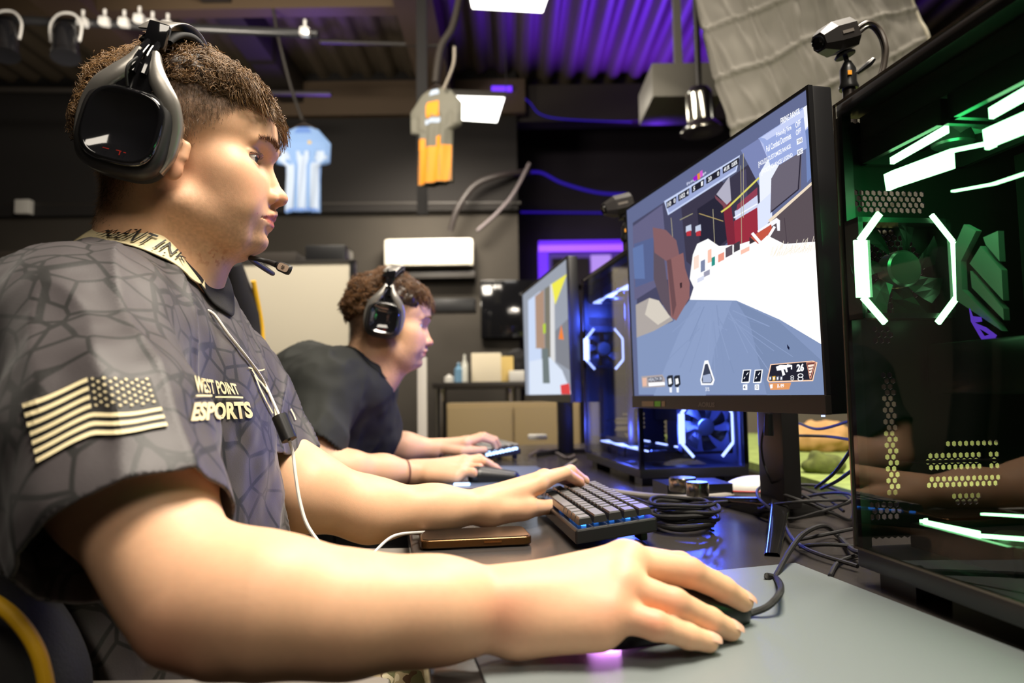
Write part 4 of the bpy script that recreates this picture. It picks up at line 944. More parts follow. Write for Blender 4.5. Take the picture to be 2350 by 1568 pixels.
# buildings at the far end, white glare ground
poly([(1583, 640), (1590, 585), (1600, 560), (1625, 548), (1650, 565), (1700, 560), (1760, 540), (1800, 560), (1881, 552), (1893, 790), (1820, 768), (1690, 692), (1583, 688), (1592, 660)], (255, 255, 255))
for k, (x, y, w_, h_, c) in enumerate(((1592, 590, 12, 30, (240, 214, 200)), (1608, 600, 10, 26, (120, 130, 160)), (1624, 575, 9, 30, (244, 190, 170)), (1633, 592, 8, 20, (40, 140, 130)), (1648, 585, 14, 18, (230, 150, 130)), (1665, 570, 16, 22, (90, 80, 90)), (1684, 560, 14, 20, (64, 58, 66)), (1615, 625, 14, 12, (150, 150, 170)), (1600, 640, 16, 10, (210, 214, 232)), (1720, 545, 14, 16, (60, 50, 54)), (1700, 575, 20, 10, (250, 190, 170)))):
    poly([(x, y), (x+w_, y-w_*.5), (x+w_, y+h_-w_*.5), (x, y+h_)], c)
poly([(1738, 530), (1782, 500), (1790, 506), (1790, 530), (1784, 530), (1782, 512), (1742, 540)], (240, 240, 248)); poly([(1722, 545), (1770, 515), (1772, 530), (1740, 560)], (190, 84, 66)); line((1726, 535), (1760, 575), 7, (250, 250, 255)); line((1748, 570), (1778, 520), 6, (248, 248, 255))
rs = random.Random(4)
for i in range(42):
    x = 1768+i*2.5; y = 585-i*.35+rs.uniform(-3, 3); line((x, y+4), (min(x+rs.uniform(4, 16), 1884), y-rs.uniform(8, 30)), 1.0, (236, 226, 206))
# ground
poly([(1466, 906), (1461, 772), (1500, 756), (1545, 738), (1583, 688), (1690, 690), (1790, 734), (1893, 790), (1898, 906)], (128, 145, 182))
poly([(1500, 908), (1560, 760), (1600, 692), (1680, 692), (1640, 800), (1620, 908)], (136, 153, 190)); poly([(1760, 908), (1720, 740), (1690, 692), (1790, 740), (1893, 830), (1897, 906)], (118, 135, 170))
for i in range(26):
    t = rs.random(); x0 = 1600+90*t; x1 = 1480+420*t; line((x0, 695+rs.random()*60), (x0+(x1-x0)*rs.uniform(.3, .8), 740+rs.random()*130), rs.uniform(1, 2.5), (lambda k: (130+k, 147+k, 184+k))(rs.randint(-8, 10)))
poly([(1459, 700), (1490, 684), (1512, 692), (1545, 735), (1500, 760), (1461, 775)], (168, 160, 156)); poly([(1490, 684), (1512, 690), (1538, 728), (1510, 746), (1480, 722)], (206, 198, 186))
poly([(1500, 528), (1516, 524), (1530, 640), (1548, 734), (1534, 722), (1516, 690), (1500, 640)], (92, 80, 92)); poly([(1498, 522), (1528, 528), (1552, 552), (1560, 590), (1530, 600), (1502, 580)], (128, 92, 96)); poly([(1530, 598), (1568, 580), (1572, 615), (1583, 650), (1582, 684), (1552, 736), (1540, 728)], (138, 96, 96)); poly([(1530, 598), (1540, 594), (1552, 700), (1544, 728)], (104, 74, 78)); poly([(1560, 650), (1565, 648), (1565, 660), (1561, 662)], (54, 38, 44))
poly([(1806, 790), (1812, 798), (1811, 804), (1807, 799)], (20, 24, 50))
# heads-up display
WHT = (248, 250, 255)
poly([(1524, 462), (1698, 356), (1690, 394), (1533, 494)], (196, 208, 240)); poly([(1528, 465), (1694, 364), (1688, 390), (1535, 489)], (150, 162, 204))
for x0, x1 in ((1529, 1552), (1556, 1582), (1587, 1616), (1620, 1653), (1658, 1696)):
    ya = lambda x: 465-(x-1528)*.62; poly([(x0, ya(x0)), (x1, ya(x1)), (x1-1, ya(x1)+17), (x0+1, ya(x0)+15)], (34, 34, 46))
for i, (t, x) in enumerate((('10', 1532), ('0', 1546), ('102', 1560), ('4', 1576), ('5', 1591), ('1', 1609), ('20', 1625), ('0', 1646), ('49.5%', 1661), ('0.00%', 1679))):
    y = 465-(x-1528)*.62+2; w_ = 4*len(t) if len(t) < 4 else 13; text(t, [(x, y+1), (x+w_, y+1-w_*.6), (x+w_, y+11-w_*.6), (x, y+11)], WHT, .02)
text('Firing Range', [(1576, 420), (1620, 392), (1621, 399), (1577, 428)], (220, 226, 250)); poly([(1590, 408), (1600, 401), (1601, 412), (1592, 416)], (150, 30, 190)); poly([(1600, 400), (1606, 396), (1607, 410), (1601, 413)], (220, 140, 60)); poly([(1606, 394), (1612, 390), (1613, 404), (1607, 408)], (206, 90, 200))
poly([(1740, 318), (1770, 300), (1842, 246), (1848, 300), (1852, 340), (1790, 378), (1768, 380), (1752, 330)], (150, 166, 216)); poly([(1746, 316), (1768, 302), (1844, 250), (1846, 268), (1760, 322), (1755, 318)], (190, 200, 236))
text('FIRING RANGE', [(1791, 272), (1834, 248), (1836, 260), (1792, 287)], WHT, .03); text('Friendly Fire', [(1781, 305), (1815, 286), (1817, 300), (1782, 318)], WHT, .02); text('OFF', [(1825, 281), (1837, 273), (1838, 287), (1826, 295)], WHT, .02)
text('Full Combat Dummies', [(1758, 336), (1814, 303), (1816, 318), (1759, 350)], WHT, .02); text('OFF', [(1826, 299), (1838, 292), (1838, 305), (1827, 312)], WHT, .02)
text('[HOLD] CUSTOMIZE RANGE', [(1740, 372), (1814, 330), (1816, 342), (1741, 386)], WHT, .02); text('[HOLD] CHANGE LEGEND', [(1747, 390), (1818, 350), (1820, 362), (1748, 404)], WHT, .02)
for (x, y, t) in ((1828, 318, 'TAB'), (1829, 343, 'ESC')): poly([(x, y+2), (x+13, y-4), (x+14, y+8), (x+1, y+15)], (240, 242, 250)); text(t, [(x+2, y+4), (x+12, y-1), (x+13, y+6), (x+3, y+11)], (70, 76, 110), .01)
poly([(1472, 864), (1520, 860), (1526, 870), (1526, 888), (1474, 890)], (170, 160, 160)); poly([(1486, 867), (1520, 864), (1520, 875), (1488, 877)], (80, 82, 96)); poly([(1488, 879), (1525, 877), (1526, 884), (1489, 887)], WHT); poly([(1474, 868), (1484, 867), (1484, 886), (1475, 887)], (222, 180, 160)); text('HEALTH 38', [(1488, 868), (1518, 865), (1519, 872), (1489, 876)], (220, 224, 236), .01)
for x in (1530, 1546): poly([(x, 866), (x+4, 862), (x+14, 861), (x+16, 882), (x+10, 889), (x+3, 888)], (40, 44, 54)); poly([(x+4, 870), (x+10, 868), (x+12, 880), (x+5, 883)], WHT); poly([(x+6, 890), (x+12, 889), (x+12, 901), (x+7, 901)], (236, 240, 248))
poly([(1617, 828), (1625, 827), (1640, 872), (1636, 884), (1609, 884), (1607, 872)], WHT); poly([(1618, 836), (1624, 835), (1636, 872), (1632, 880), (1612, 880), (1610, 872)], (60, 66, 84)); poly([(1613, 862), (1630, 858), (1634, 872), (1631, 878), (1613, 878)], (160, 172, 200)); text('31%', [(1619, 889), (1628, 889), (1628, 898), (1619, 898)], WHT, .01)
for x in (1702, 1729): poly([(x+3, 849), (x+22, 848), (x+18, 878), (x+14, 880), (x-1, 879)], WHT); poly([(x+5, 851), (x+19, 850), (x+16, 876), (x+1, 877)], (26, 30, 44)); line((x+5, 870), (x+8, 865), 1.5, WHT); line((x+11, 861), (x+15, 855), 1.5, WHT); poly([(x+3, 883), (x+13, 882), (x+13, 895), (x+3, 895)], WHT)
text('4', [(1706, 885), (1711, 885), (1711, 893), (1706, 893)], (90, 96, 120)); text('Q', [(1734, 885), (1740, 885), (1740, 893), (1734, 893)], (90, 96, 120))
poly([(1768, 836), (1866, 828), (1876, 832), (1866, 875), (1764, 878), (1760, 872)], (250, 206, 176)); poly([(1770, 838), (1864, 830), (1873, 834), (1864, 872), (1766, 875), (1763, 871)], (36, 36, 48)); poly([(1764, 880), (1816, 878), (1811, 894), (1768, 895)], (222, 150, 96)); text('R-99', [(1784, 882), (1799, 881), (1799, 890), (1784, 891)], WHT, .02); poly([(1767, 883), (1773, 882), (1773, 891), (1768, 892)], WHT)
poly([(1850, 832), (1873, 830), (1862, 870), (1858, 870)], (200, 140, 120)); poly([(1852, 834), (1870, 832), (1861, 866), (1859, 866)], (110, 60, 56))
for i in range(4): poly([(1854+i*1.2, 838+i*7), (1868-i*2.2, 836+i*7), (1867-i*2.2, 841+i*7), (1855+i*1.2, 843+i*7)], (250, 226, 210))
text('26', [(1828, 836), (1845, 834), (1845, 852), (1828, 854)], WHT, .05)
for (x, y, s_) in ((1828, 858, 1), (1818, 862, .6)):
    for k in (0, 1):
        for i in range(10): a0, a1 = i*pi/5, (i+1)*pi/5; c = (x+9*s_, y+4*s_+k*8*s_) if s_ == 1 else (x, y+3+k*5); R_ = 4*s_; line((c[0]+R_*1.5*cos(a0), c[1]+R_*sin(a0)), (c[0]+R_*1.5*cos(a1), c[1]+R_*sin(a1)), 1.8*s_, WHT)
poly([(1781, 842), (1790, 838), (1806, 838), (1806, 836), (1818, 838), (1818, 848), (1815, 848), (1815, 842), (1806, 844), (1808, 854), (1804, 855), (1802, 848), (1798, 848), (1802, 860), (1796, 863), (1793, 850), (1783, 851)], WHT)
for i, c in enumerate(((90, 94, 110), (220, 170, 60), (90, 94, 110), (90, 94, 110))): x = 1764+i*8.5; poly([(x, 864), (x+7, 863), (x+7, 873), (x, 874)], c); poly([(x+2, 866), (x+5, 865), (x+5, 871), (x+2, 872)], WHT)
done()
def chin_marks():
    mb = MB(); 
    for (x0, x1, c) in ((1473, 1500, 0), (1502, 1516, 1), (1518, 1526, 0)): mb.add([PL(x0, 921, L1(0, 0, .0056), n1), PL(x1, 921, L1(0, 0, .0056), n1), PL(x1, 933, L1(0, 0, .0056), n1), PL(x0, 933, L1(0, 0, .0056), n1)], [(0, 1, 2, 3)], c)
    mb.build('energy_sticker', [mat('sticker_tan', rgb(150, 130, 100), rough=.5), mat('sticker_green', rgb(110, 190, 50), rough=.5)], ch1)
    mb = MB(); drape_text('AORUS', [(1602, 923), (1640, 924), (1640, 935), (1602, 934)], mb, fn=lambda x, y: PL(x, y, L1(0, 0, .0056), n1), cuts=0); mb.build('maker_lettering', mat('grey_print', rgb(110, 104, 98), rough=.4), ch1)
chin_marks()
ld = MB(); q = PL(1889, 953, L1(0, -.001, .0), n1); ld.cyl(q, q+Vector((0, 0, -.002)), .0022, n=12); ld.build('power_light', mat('blue_light', (0, 0, 0), emit=rgb(150, 170, 255), es=3), r1)
# stand: column and splayed feet
st = MB(); sc_ = P(1788, 1060, 1.08); sc_.z = 0
def stand_part(): 
    M3 = Matrix.Rotation(math.atan2(n1.y, n1.x), 3, 'Z'); st.box((sc_.x, sc_.y, (DZ+.02+.98)/2), (.030, .066, .98-DZ-.02), M3, bev=.006); return st.build('stand_column', mat('stand_black', (.02, .019, .018), rough=.3), r1, smooth=True)
scol = stand_part()
def foot(tip, wd=.026):
    f = MB(); A = Vector((sc_.x, sc_.y, DZ+.030)); Bt = Vector(tip); d = (Bt-A); d.z = 0; s_ = Vector((-d.y, d.x, 0)).normalized(); g = []
    for i in range(13):
        t = i/12; c = A+d*t; w_ = wd*(1.0-.35*t)/2; zt_ = DZ+.030*(1-t)**1.2+.0045; zb = DZ+.0006+.018*(1-t)**1.5*0
        g.append([c+s_*w_*a+Vector((0, 0, z-c.z)) for a, z in ((-1, zb), (-1, zt_-.002), (-.7, zt_), (.7, zt_), (1, zt_-.002), (1, zb), (-1, zb))])
    ngrid_mesh('stand_foot', g, mat('stand_gloss', (.02, .019, .018), rough=.12, metal=.3), r1)
foot(PZ(1772, 1278, DZ)); foot(PZ(1905, 1178, DZ)); foot(PZ(1585, 1142, DZ))
cable('monitor_cable', [P(1762, 960, 1.02), P(1748, 1010, 1.03), P(1752, 1060, 1.05), P(1772, 1110, 1.08), Z(1790, 1128, .004)], .0016, 'thin dark cable hanging down beside the monitor stand column')
pl = MB(); pl.tube([P(1764, 950, 1.02), P(1764, 1000, 1.02)], [.0055, .0095, .0095, .007], 12); tag(pl.build('cable_plug', BP, smooth=True), 'black cable plug hanging under the large monitor', 'plug')
# --- second monitor
r2, L2, n2, w2, ch2 = monitor(P(1314, 926, 1.92), P(1207, 919, 2.62), .395, 'monitor further back in front of the player in plain t-shirt')
mb, poly, text, line, done = painter(L2, n2, r2, (.004, w2-.004, .022, .391))
cn4 = [proj(L2(a, b, .0014)) for a, b in ((.008, .022), (w2-.008, .022), (w2-.008, .387), (.008, .387))]; poly([cn4[1], cn4[0], cn4[3], cn4[2]], (150, 156, 168))
poly([(1212, 690), (1240, 668), (1244, 912), (1214, 910)], (196, 210, 236)); poly([(1228, 680), (1248, 665), (1250, 800), (1230, 800)], (170, 140, 120)); poly([(1250, 663), (1262, 655), (1264, 912), (1252, 912)], (120, 116, 104)); poly([(1262, 654), (1272, 648), (1274, 870), (1264, 870)], (214, 214, 214))
poly([(1266, 652), (1302, 628), (1274, 700)], (232, 226, 80)); poly([(1274, 760), (1306, 730), (1308, 850), (1276, 830)], (128, 130, 138)); poly([(1282, 778), (1288, 745), (1294, 780)], (236, 130, 60)); poly([(1215, 830), (1262, 820), (1290, 850), (1310, 900), (1312, 912), (1216, 912)], (212, 222, 238)); poly([(1244, 800), (1258, 800), (1262, 880), (1246, 880)], (110, 120, 120)); poly([(1286, 884), (1306, 880), (1309, 905), (1288, 905)], (214, 70, 70)); poly([(1246, 745), (1252, 742), (1252, 765), (1247, 766)], (180, 210, 60)); done()
stp = MB(); c2_ = P(1255, 990, 2.35); stp.box((c2_.x+.06, c2_.y, (DZ+.98)/2), (.05, .06, .98-DZ), bev=.006); stp.build('stand_column', BP, r2, smooth=True)
for dx, dy in ((-.10, -.14), (.02, .17), (.16, -.05)):
    f = MB(); f.prism([Vector((c2_.x+.04, c2_.y-.012, DZ+.001)), Vector((c2_.x+.04, c2_.y+.012, DZ+.001)), Vector((c2_.x+.06+dx, c2_.y+dy+.01, DZ+.001)), Vector((c2_.x+.06+dx, c2_.y+dy-.01, DZ+.001))], (0, 0, .014)); f.build('stand_foot', BP, r2)
# --- keyboard of the near player
def keyboard(A, ldir, sdir, label, glow, gs, tilt=.012, near_end=True):
    ldir = Vector((*ldir, 0)).normalized(); sdir = Vector((*sdir, 0)).normalized(); root = empty('keyboard', A, label, 'keyboard'); U = Vector((0, 0, 1))
    Ln, Sn = .293, .104
    def K(l, s_, h): return Vector((A.x, A.y, DZ))+ldir*l+sdir*s_+U*(h+.006+tilt*s_/Sn)
    cs_ = MB(); cs_.prism([K(0, 0, 0), K(Ln, 0, 0), K(Ln, Sn, 0), K(0, Sn, 0)], K(0, 0, .018)-K(0, 0, 0)); c = cs_.build('case', BP, root); md = c.modifiers.new('b', 'BEVEL'); md.width = .0025; md.segments = 2
    ft = MB(); ft.prism([K(.03, Sn-.012, -.001), K(.06, Sn-.012, -.001), K(.06, Sn-.004, -.001), K(.03, Sn-.004, -.001)], (0, 0, -.014)); ft.build('keyboard_foot', BP, root)
    ft = MB(); ft.prism([K(.23, Sn-.012, -.001), K(.26, Sn-.012, -.001), K(.26, Sn-.004, -.001), K(.23, Sn-.004, -.001)], (0, 0, -.014)); ft.build('keyboard_foot', BP, root)
    GL = mat(glow[0], (.01, .01, .02), emit=glow[1], es=gs)
    lt = MB(); u = (Ln-.008)/15; v = (Sn-.008)/5
    rows = [[2]+[1]*13, [1.5]+[1]*12+[1.5], [2.25]+[1]*11+[1.75], [2.75]+[1]*10+[2.25], [1.25]*4+[6.25]+[1.25]*3]   # from the near end, far row first
    KT = mat('keycap_top_sheen', rgb(132, 129, 128), rough=.4)  # gloss on the key tops put in as a lighter grey
    KM = mat('keycap', rgb(36, 34, 33), rough=.34, coat=.15)
    for r, row in enumerate(rows):
        x = .004; s0 = Sn-.004-(r+1)*v; hh = .0105-.0008*abs(r-2)
        for wdt in row:
            w_ = wdt*u; g = .0007; b0 = [(x+g, s0+g), (x+w_-g, s0+g), (x+w_-g, s0+v-g), (x+g, s0+v-g)]; ins_ = .0028
            t0 = [(x+g+ins_, s0+g+ins_*.8), (x+w_-g-ins_, s0+g+ins_*.8), (x+w_-g-ins_, s0+v-g-ins_*1.2), (x+g+ins_, s0+v-g-ins_*1.2)]
            k = MB(); k.add([K(a, b, .022) for a, b in b0]+[K(a, b, .022+hh*.8) for a, b in [(p[0]*.35+q[0]*.65, p[1]*.35+q[1]*.65) for p, q in zip(b0, t0)]]+[K(a, b, .022+hh) for a, b in t0], [(0, 1, 5, 4), (1, 2, 6, 5), (2, 3, 7, 6), (3, 0, 4, 7), (4, 5, 9, 8), (5, 6, 10, 9), (6, 7, 11, 10), (7, 4, 8, 11), (8, 9, 10, 11), (3, 2, 1, 0)]); k.mi[8] = 1; k.build('key', [KM, KT], root)
            lt.box(K(x+w_/2, s0+v*.5, .0196), (.006, .005, .0022)); x += w_
            if False: pass
    lt.build('key_light', GL, root)['kind'] = 'stuff'
    return root, K
kA = PZ(1322, 1263, DZ); kb, KF = keyboard(kA, (-.13, .99), (.99, .13), 'compact black keyboard with blue-lit keys under the foreground player\'s left hand', ('key_light_blue', rgb(60, 140, 255)), 3.0)
# --- phone
ph = empty('phone', PZ(1090, 1255, DZ), 'dark phone in bronze case lying flat on the desk edge beside the keyboard', 'phone')
def rounded(c, ax, ay, hx, hy, r, n=6):
    pts = []
    for qx, qy, a0 in ((1, 1, 0), (-1, 1, pi/2), (-1, -1, pi), (1, -1, 3*pi/2)):
        for i in range(n+1): a = a0+pi/2*i/n; pts.append(c+ax*(qx*(hx-r)+r*cos(a))+ay*(qy*(hy-r)+r*sin(a)))
    return pts
pa, pb = PZ(965, 1262, DZ+.002), PZ(1222, 1250, DZ+.002); ax = (pb-pa).normalized(); ay = Vector((-ax.y, ax.x, 0)); hx = (pb-pa).length/2; c = (pa+pb)/2+ay*.036
print('phone length', hx*2)
m_ = MB(); m_.prism(rounded(c, ax, ay, hx, .037, .010), (0, 0, .0105)); ob = m_.build('case', mat('bronze_case', rgb(96, 66, 34), rough=.25, metal=.7), ph); md = ob.modifiers.new('b', 'BEVEL'); md.width = .002; md.segments = 3; md.limit_method = 'ANGLE'
m_ = MB(); m_.prism([p+Vector((0, 0, .0106)) for p in rounded(c, ax, ay, hx-.003, .034, .009)], (0, 0, .0006)); m_.build('screen', BG, ph)
m_ = MB(); q = c-ay*.0372+ax*(hx*.28)+Vector((0, 0, .006)); m_.box(q, (.022, .0012, .0022), Matrix((ax, ay, Vector((0, 0, 1)))).transposed()); m_.build('side_button', mat('bronze_button', rgb(160, 110, 60), rough=.2, metal=.9), ph)
# --- mouse
mr = empty('mouse', PZ(1560, 1440, DZ), 'black wired mouse with purple glow under the foreground right hand', 'computer mouse')
s = SDF(); mh_ = P(1400, 1440, .565); mh_.z = DZ+.006; mt_ = PZ(1690, 1408, DZ+.006); dv = (mt_-mh_).normalized()
s.cone(mh_+Vector((0, 0, .012)), mh_+dv*.05+Vector((0, 0, .014)), .024, .022, .02); s.cone(mh_+dv*.05+Vector((0, 0, .014)), mt_-dv*.012+Vector((0, 0, .006)), .021, .013, .02)
s.cone(mh_+dv*.0+Vector((0, 0, .004)), mt_-dv*.012+Vector((0, 0, .002)), .025, .018, .02)
s.raw(lambda p: -(p[:, 2]-(DZ+.0045)), mh_, 1.0, .004, 's') if False else None
V, Q = s.mesh(tuple(mh_-Vector((.06, .06, .012))), tuple(mt_+Vector((.05, .05, .06))), .0018); V[:, 2] = np.maximum(V[:, 2], DZ+.0040)
link('shell', npmesh('shell', V, Q), BP, mr)
gl = MB(); sd = Vector((dv.y, -dv.x, 0)); q = mh_+sd*.021-dv*.004; 
gp = P(1398, 1481, .548); gl.tube([gp+dv*-.020+Vector((0, 0, -.004)), gp+Vector((0, 0, -.0035)), gp+dv*.008+Vector((0, 0, -.003))], [.0022, .0048, .0042], 10); gl.build('glow_strip', mat('purple_glow', (0, 0, 0), emit=rgb(232, 150, 255), es=45), mr, smooth=True)
cable('mouse_cable', [Z(1688, 1414, .008), Z(1722, 1408, .006), Z(1765, 1390, .012), Z(1792, 1355, .02), P(1782, 1328, .73), P(1760, 1322, .735), P(1775, 1330, .745), P(1812, 1265, .80), P(1845, 1225, .86), P(1890, 1208, .93), P(1925, 1232, .93), Z(1962, 1265, .012), Z(2010, 1268, .012)], .0030, 'braided black mouse cable looping from the mouse towards the glowing computer')
# --- coiled cable by the keyboard
c0 = PZ(1570, 1215, DZ); pts = []
for i in range(96):
    a = i/12*2*pi*1.0; r_ = 1+.14*sin(i*.37); pts.append(Vector((c0.x+.040*r_*cos(a)+.004*sin(i*.21), c0.y+.050*r_*sin(a), DZ+.004+i*.00036+.003*sin(i*.8)**2)))
pts += [Vector((c0.x+.02, c0.y+.09, DZ+.02)), Z(1690, 1150, .01), Z(1800, 1140, .006)]
cable('coiled_cable', pts, .0026, 'coil of black braided cable lying right of the keyboard', sub=4)
cable('cable_sleeve', [Z(1400, 1128, .006), Z(1500, 1140, .006), Z(1600, 1143, .006), Z(1700, 1134, .006)], .0055, 'pale grey cable sleeve lying across the desk behind the coiled cable', m=mat('pale_sleeve', rgb(176, 170, 162), rough=.5))
cable('keyboard_cable', [KF(.20, .104, .004), Z(1440, 1140, .006), Z(1500, 1160, .004), Z(1540, 1175, .008)], .0022, 'black cable running from the keyboard to the coil')
lp = []
for i in range(40): a = i*.55; lp.append(P(1850, 1150, 1.08)+Vector((.055*cos(a)*(1+.2*sin(i*.3)), .09*sin(a), -.004+.030*abs(sin(i*.45))-.012)))
for p in lp: p.z = max(p.z, DZ+.006)
cable('bundled_cable', lp, .0023, 'tangled bundle of black cables piled at the base of the monitor stand', sub=4)
for i, (pp, lab) in enumerate((
 ([P(1835, 972, 1.25), P(1880, 985, 1.2), P(1955, 965, 1.1)], 'upper black cable sagging between monitor stand and glowing computer'),
 ([P(1832, 1000, 1.25), P(1900, 1002, 1.2), P(1955, 1010, 1.1)], 'lower black cable sagging between monitor stand and glowing computer'),
 ([P(1955, 1030, .95), P(1915, 1085, 1.0), P(1872, 1120, 1.05)], 'steep black cable dropping from the glowing computer to the cable bundle'),
 ([P(1955, 1080, .95), P(1920, 1105, 1.0), P(1885, 1122, 1.05)], 'short black cable running into the cable bundle'),
 ([Z(1842, 1120, .03), Z(1800, 1160, .02), Z(1806, 1215, .012), Z(1850, 1260, .008), Z(1968, 1300, .006)], 'black cable curving from the bundle round to the computer base'),
 ([Z(1828, 1240, .004), Z(1880, 1230, .010), Z(1968, 1212, .012)], 'black cable lying behind the mouse cable by the computer'),
 ([Z(1835, 1255, .004), Z(1900, 1250, .012), Z(1968, 1256, .010)], 'second black cable lying flat beside the computer base'),
 ([Z(1968, 1275, .004), Z(1925, 1290, .004), Z(1905, 1322, .003)], 'short loose cable end on the desk in front of the computer'))):
    cable('desk_cable', pp, .0024, lab, group='loose cables between monitor and computer')
# --- knob controller and white mouse behind it
kc = empty('audio_controller', PZ(1590, 1140, DZ), 'small black controller box with two metal knobs under the monitor', 'controller')
kx = Vector((.99, .1, 0)).normalized(); ky = Vector((-kx.y, kx.x, 0)); kc0 = PZ(1590, 1140, DZ); m_ = MB(); m_.prism([kc0+kx*a+ky*b+Vector((0, 0, .001)) for a, b in ((-.06, -.04), (.06, -.04), (.06, .05), (-.06, .05))], (0, 0, .026)); m_.build('box', BP, kc)
for px, py, r in ((1566, 1096, .0225), (1600, 1106, .0175)):
    q = PZ(px, py, DZ+.05); m_ = MB(); prof = [(r*.95, -.022), (r, -.020), (r, -.003), (r*.94, 0), (.001, 0)]; m_.lathe(q, (0, 0, 1), prof, 32); m_.build('knob', mat('knurled_steel', (.5, .46, .36), rough=.22, metal=1), kc, smooth=True)
wm = PZ(1738, 1140, DZ); s = SDF(); s.ell(wm+Vector((0, 0, .012)), (.062, .034, .026), .01); V, Q = s.mesh(tuple(wm-Vector((.08, .05, .015))), tuple(wm+Vector((.08, .05, .05))), .003); V[:, 2] = np.maximum(V[:, 2], DZ+.001)
wmr = empty('mouse', wm, 'white spare mouse with red stripe lying behind the monitor stand', 'computer mouse'); link('shell', npmesh('shell', V, Q), WHITE, wmr)
m_ = MB(); g = []; 
for i in range(13):
    a = -pi*.9+i*.8*pi/12; g.append(wm+Vector((.0625*cos(a), .0345*sin(a), .013)))
m_.tube(g, .0012, 6); m_.build('red_stripe', mat('red_trim', rgb(200, 40, 40), rough=.4), wmr)
# --- computers with glass sides
GL_SIDE = glass_sheet('tinted_glass', (.62, .62, .60), 1.0)
HEXM = mat('mesh_metal', (.02, .019, .018), rough=.4, metal=.5)
K1 = PZ(1970, 1338, DZ); D1 = Vector((.1376, -1, 0)).normalized(); R1_ = Vector((-D1.y, D1.x, 0))
def bc(px, py): q = PL(px, py, K1, D1)-K1; return q.dot(R1_), q.z
HOLES = []
for x0, y0, x1, y1 in ((2018, 852, 2056, 1142), (2132, 868, 2222, 893), (2160, 1018, 2290, 1028), (2125, 1040, 2245, 1076), (2266, 1040, 2292, 1070), (2128, 1088, 2292, 1120), (2186, 1132, 2248, 1160), (1958, 432, 2115, 486), (1992, 1150, 2066, 1196), (2003, 750, 2042, 782)):
    b0, c1_ = bc(x0, y0); b1, c0_ = bc(x1, y1); HOLES.append((min(b0, b1), max(bc(x1, y0)[0], b1) if x1-x0 > 45 else bc(x1, (y0+y1)/2)[0], c0_, c1_, 0))
